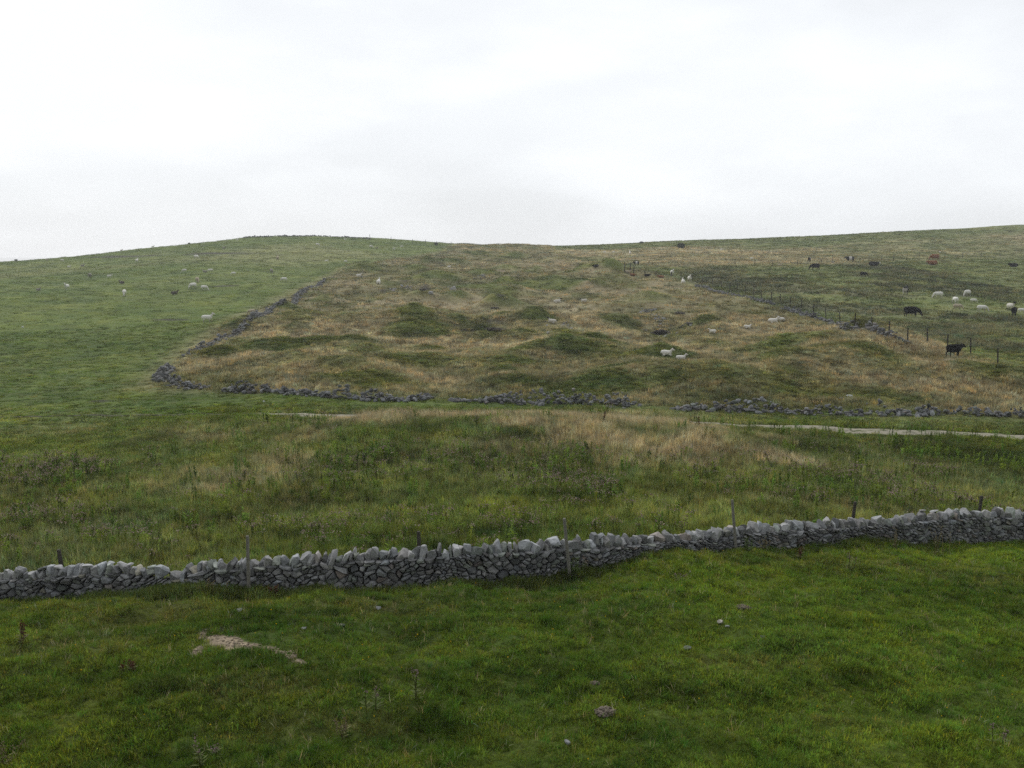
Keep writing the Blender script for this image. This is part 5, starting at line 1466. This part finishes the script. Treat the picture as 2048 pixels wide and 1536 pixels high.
# --- far slopes
x, y = sample(132, 420, 1.0)
cv = cover(x, y)
tallm = np.clip(cv['enc'] + 0.45 * cv['right'] + cv['net'] + 0.5 * cv['dry'], 0.0, 1)
k = clear_of_animals(x, y, 1.0) & (cv['earth'] < 0.4) & (RNG.random(len(x)) > cv['peat'] * 0.95) & (RNG.random(len(x)) < (0.38 + 0.62 * tallm) * np.clip(190 / cv['R'], 0.35, 1))
x, y = x[k], y[k]; cv = {q: v[k] for q, v in cv.items()}; tallm = tallm[k]
dr = np.clip(cv['dry'] + 0.10 * RNG.normal(size=len(x)), 0, 1)
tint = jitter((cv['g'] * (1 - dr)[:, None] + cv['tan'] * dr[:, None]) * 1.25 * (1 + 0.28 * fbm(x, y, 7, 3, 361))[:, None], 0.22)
tint[RNG.random(len(x)) < 0.08] *= cA(0.5, 0.55, 0.6)
hs = RNG.uniform(0.5, 1.2, len(x)) * (0.22 + 0.78 * tallm) * (1 + 0.5 * cv['net']) * (1 - 0.55 * cv['mm']); ws = np.clip(cv['R'] / 170, 0.8, 1.6) * RNG.uniform(0.7, 1.2, len(x))
TOTAL += scatter("moor_grass", "far", x, y, tint, S3(hs, ws), "rough grass and rushes on the far hill slopes", "grass", 0.08)
print("TUFTS", TOTAL)

# ------------------------------------------------------------------ single weeds one can point to
def weed(px, py, hpx, kind, label, spread=1.0):
    p = at(px, py); R = math.hypot(p.x, p.y); h = hpx * R / F
    rng = np.random.default_rng(int(px * 7 + py))
    V, Fc, C = [], [], []
    def strip(p0, p1, w, col):
        p0, p1 = np.array(p0), np.array(p1); d = p1 - p0
        for s in (np.array([w, 0, 0]), np.array([0, w, 0])):
            n_ = len(V); V.extend([p0 - s / 2, p0 + s / 2, p1 + s * 0.3, p1 - s * 0.3]); Fc.append((n_, n_ + 1, n_ + 2, n_ + 3)); C.extend([col] * 4)
    cols = {'thistle': ((0.11, 0.12, 0.04), (0.10, 0.125, 0.035), (0.34, 0.27, 0.24)), 'dock': ((0.16, 0.085, 0.045), (0.10, 0.10, 0.035), (0.17, 0.085, 0.045)),
            'dry': ((0.24, 0.20, 0.11), (0.15, 0.15, 0.06), (0.26, 0.22, 0.13)), 'green': ((0.08, 0.12, 0.03), (0.08, 0.125, 0.03), (0.12, 0.14, 0.05))}[kind]
    ns = {'thistle': 3, 'dock': 3, 'dry': 7, 'green': 5}[kind]
    for k in range(ns):
        b = rng.normal(size=2) * 0.06 * spread; lean = rng.normal(size=2) * (0.12 if kind != 'dry' else 0.25) * h
        hh = h * rng.uniform(0.65, 1.0)
        top = np.array([b[0] + lean[0], b[1] + lean[1], hh])
        strip((b[0], b[1], -0.03), top, 0.016, cols[0])
        nl = {'thistle': 16, 'dock': 8, 'dry': 3, 'green': 14}[kind]
        for q in range(nl):
            t = rng.uniform(0.08, 0.9); c = np.array([b[0], b[1], 0]) * (1 - t) + top * t
            a = rng.uniform(0, 6.28); l = rng.uniform(0.07, 0.16) * (1.3 - t)
            d = np.array([math.cos(a), math.sin(a), 0.35]) * l; s = np.array([-math.sin(a), math.cos(a), 0]) * l * (0.13 if kind != 'dock' else 0.28)
            n_ = len(V); V.extend([c, c + d * 0.5 + s, c + d, c + d * 0.5 - s]); Fc.append((n_, n_ + 1, n_ + 2, n_ + 3)); C.extend([tuple(np.array(cols[1]) * rng.uniform(0.7, 1.3))] * 4)
        for q in range({'thistle': 7, 'dock': 26, 'dry': 6, 'green': 4}[kind]):
            t = rng.uniform(0.82, 1.05) if kind != 'dock' else rng.uniform(0.45, 1.0)
            c = np.array([b[0], b[1], 0]) * (1 - t) + top * t + rng.normal(size=3) * 0.025
            s = rng.uniform(0.010, 0.022)
            for ax in range(3):
                u_, v_ = np.roll(np.array([s, 0, 0]), ax), np.roll(np.array([0, s, 0]), ax)
                n_ = len(V); V.extend([c - u_, c - v_, c + u_, c + v_]); Fc.append((n_, n_ + 1, n_ + 2, n_ + 3)); C.extend([cols[2]] * 4)
    o = mesh_obj("weed_plant", V, Fc, MAT_STEM)
    set_attr(o.data, "col", 'FLOAT_COLOR', np.concatenate([np.array(C), np.ones((len(C), 1))], 1).astype(np.float32))
    o.location = p
    tag(o, label, "weed", "tall weeds standing out of the grass")
for a in [(1148, 1152, 42, 'green', "green weed clump at the foot of the leaning grey post"),
          (1172, 1148, 38, 'thistle', "taller weed just right of the clump at the leaning grey post"),
          (1495, 1104, 34, 'green', "green weed by the foot of the thin leaning post"),
          (1530, 1102, 26, 'dry', "yellowing weed right of the thin leaning post"),
          (1788, 1100, 34, 'dry', "dry stalks in front of the wall, left of the larger dry clump"),
          (1880, 1112, 54, 'dry', "large clump of dry orange stalks before the right part of the wall", 2.5),
          (1600, 1120, 26, 'dock', "brown dock spike on the turf before the right part of the wall"),
          (1700, 1140, 34, 'thistle', "dark grey thistle rising from the turf on the right"),
          (1365, 1165, 22, 'thistle', "low thistle on the turf below the middle right of the wall"),
          (832, 1408, 78, 'thistle', "tall pale seeding thistle in the lower middle turf", 1.6),
          (745, 1420, 60, 'thistle', "thin thistle left of the tall pale seeding one"),
          (398, 1520, 48, 'thistle', "thistle with grey seed fluff near the bottom left", 2.0),
          (432, 1515, 28, 'thistle', "low seeding thistle right beside the bottom left one"),
          (40, 1290, 54, 'dock', "brown dock stalk on the far left turf"),
          (18, 1530, 44, 'dry', "yellow dry stalk in the bottom left corner"),
          (257, 1345, 26, 'dock', "brown spike among the buttercups on the left"),
          (690, 1470, 28, 'dry', "dry stalk in the lower turf left of the middle"),
          (2000, 1495, 40, 'thistle', "thistle in the turf near the bottom right"),
          (1205, 852, 38, 'dock', "rusty brown dock standing on the bank against the track"),
          (1392, 866, 46, 'dock', "dark dock clump at the near end of the pale track", 2.0),
          (1368, 872, 22, 'green', "grey green leafy weed left of the dark dock clump"),
          (390, 1190, 30, 'green', "pale green weed against the wall under its gap", 2.0),
          (428, 1192, 36, 'dry', "yellow green stalks leaning between the wall gap and tall light post", 2.5),
          (550, 1190, 22, 'dock', "brown seeding weed right of the tall light post"),
          (1210, 770, 22, 'green', "dark green nettle clump above the middle ruined wall", 3.0),
          (1240, 695, 18, 'green', "dark thistle tuft right of the middle green bank", 2.0),
          (1196, 690, 14, 'green', "dark weed tuft on the crest of the middle green bank", 2.0),
          (960, 660, 18, 'green', "leafy weed in the hollow between the two pointed mounds", 3.0),
          (1397, 720, 24, 'thistle', "tall thin thistle right of the two lying white sheep"),
          (1430, 680, 16, 'green', "dark weed just below the half hidden white sheep", 2.0)]:
    weed(*a)

# ------------------------------------------------------------------ haze
def build_haze():
    x0, x1, y0, y1, z0, z1 = -615, 615, -615, 615, -42, 18.5
    V = [(a, b, c) for a in (x0, x1) for b in (y0, y1) for c in (z0, z1)]
    Fc = [(0, 1, 3, 2), (4, 6, 7, 5), (0, 4, 5, 1), (2, 3, 7, 6), (0, 2, 6, 4), (1, 5, 7, 3)]
    m, t, o = new_mat("haze_air")
    v = t.nodes.new("ShaderNodeVolumePrincipled")
    v.inputs["Color"].default_value = (0.95, 0.975, 1.0, 1); v.inputs["Density"].default_value = 0.00034; v.inputs["Anisotropy"].default_value = 0.45
    t.links.new(v.outputs[0], o.inputs["Volume"])
    h = mesh_obj("haze", V, Fc, m)
    tag(h, "thin pale haze over the far pasture", "haze", kind="stuff")
build_haze()
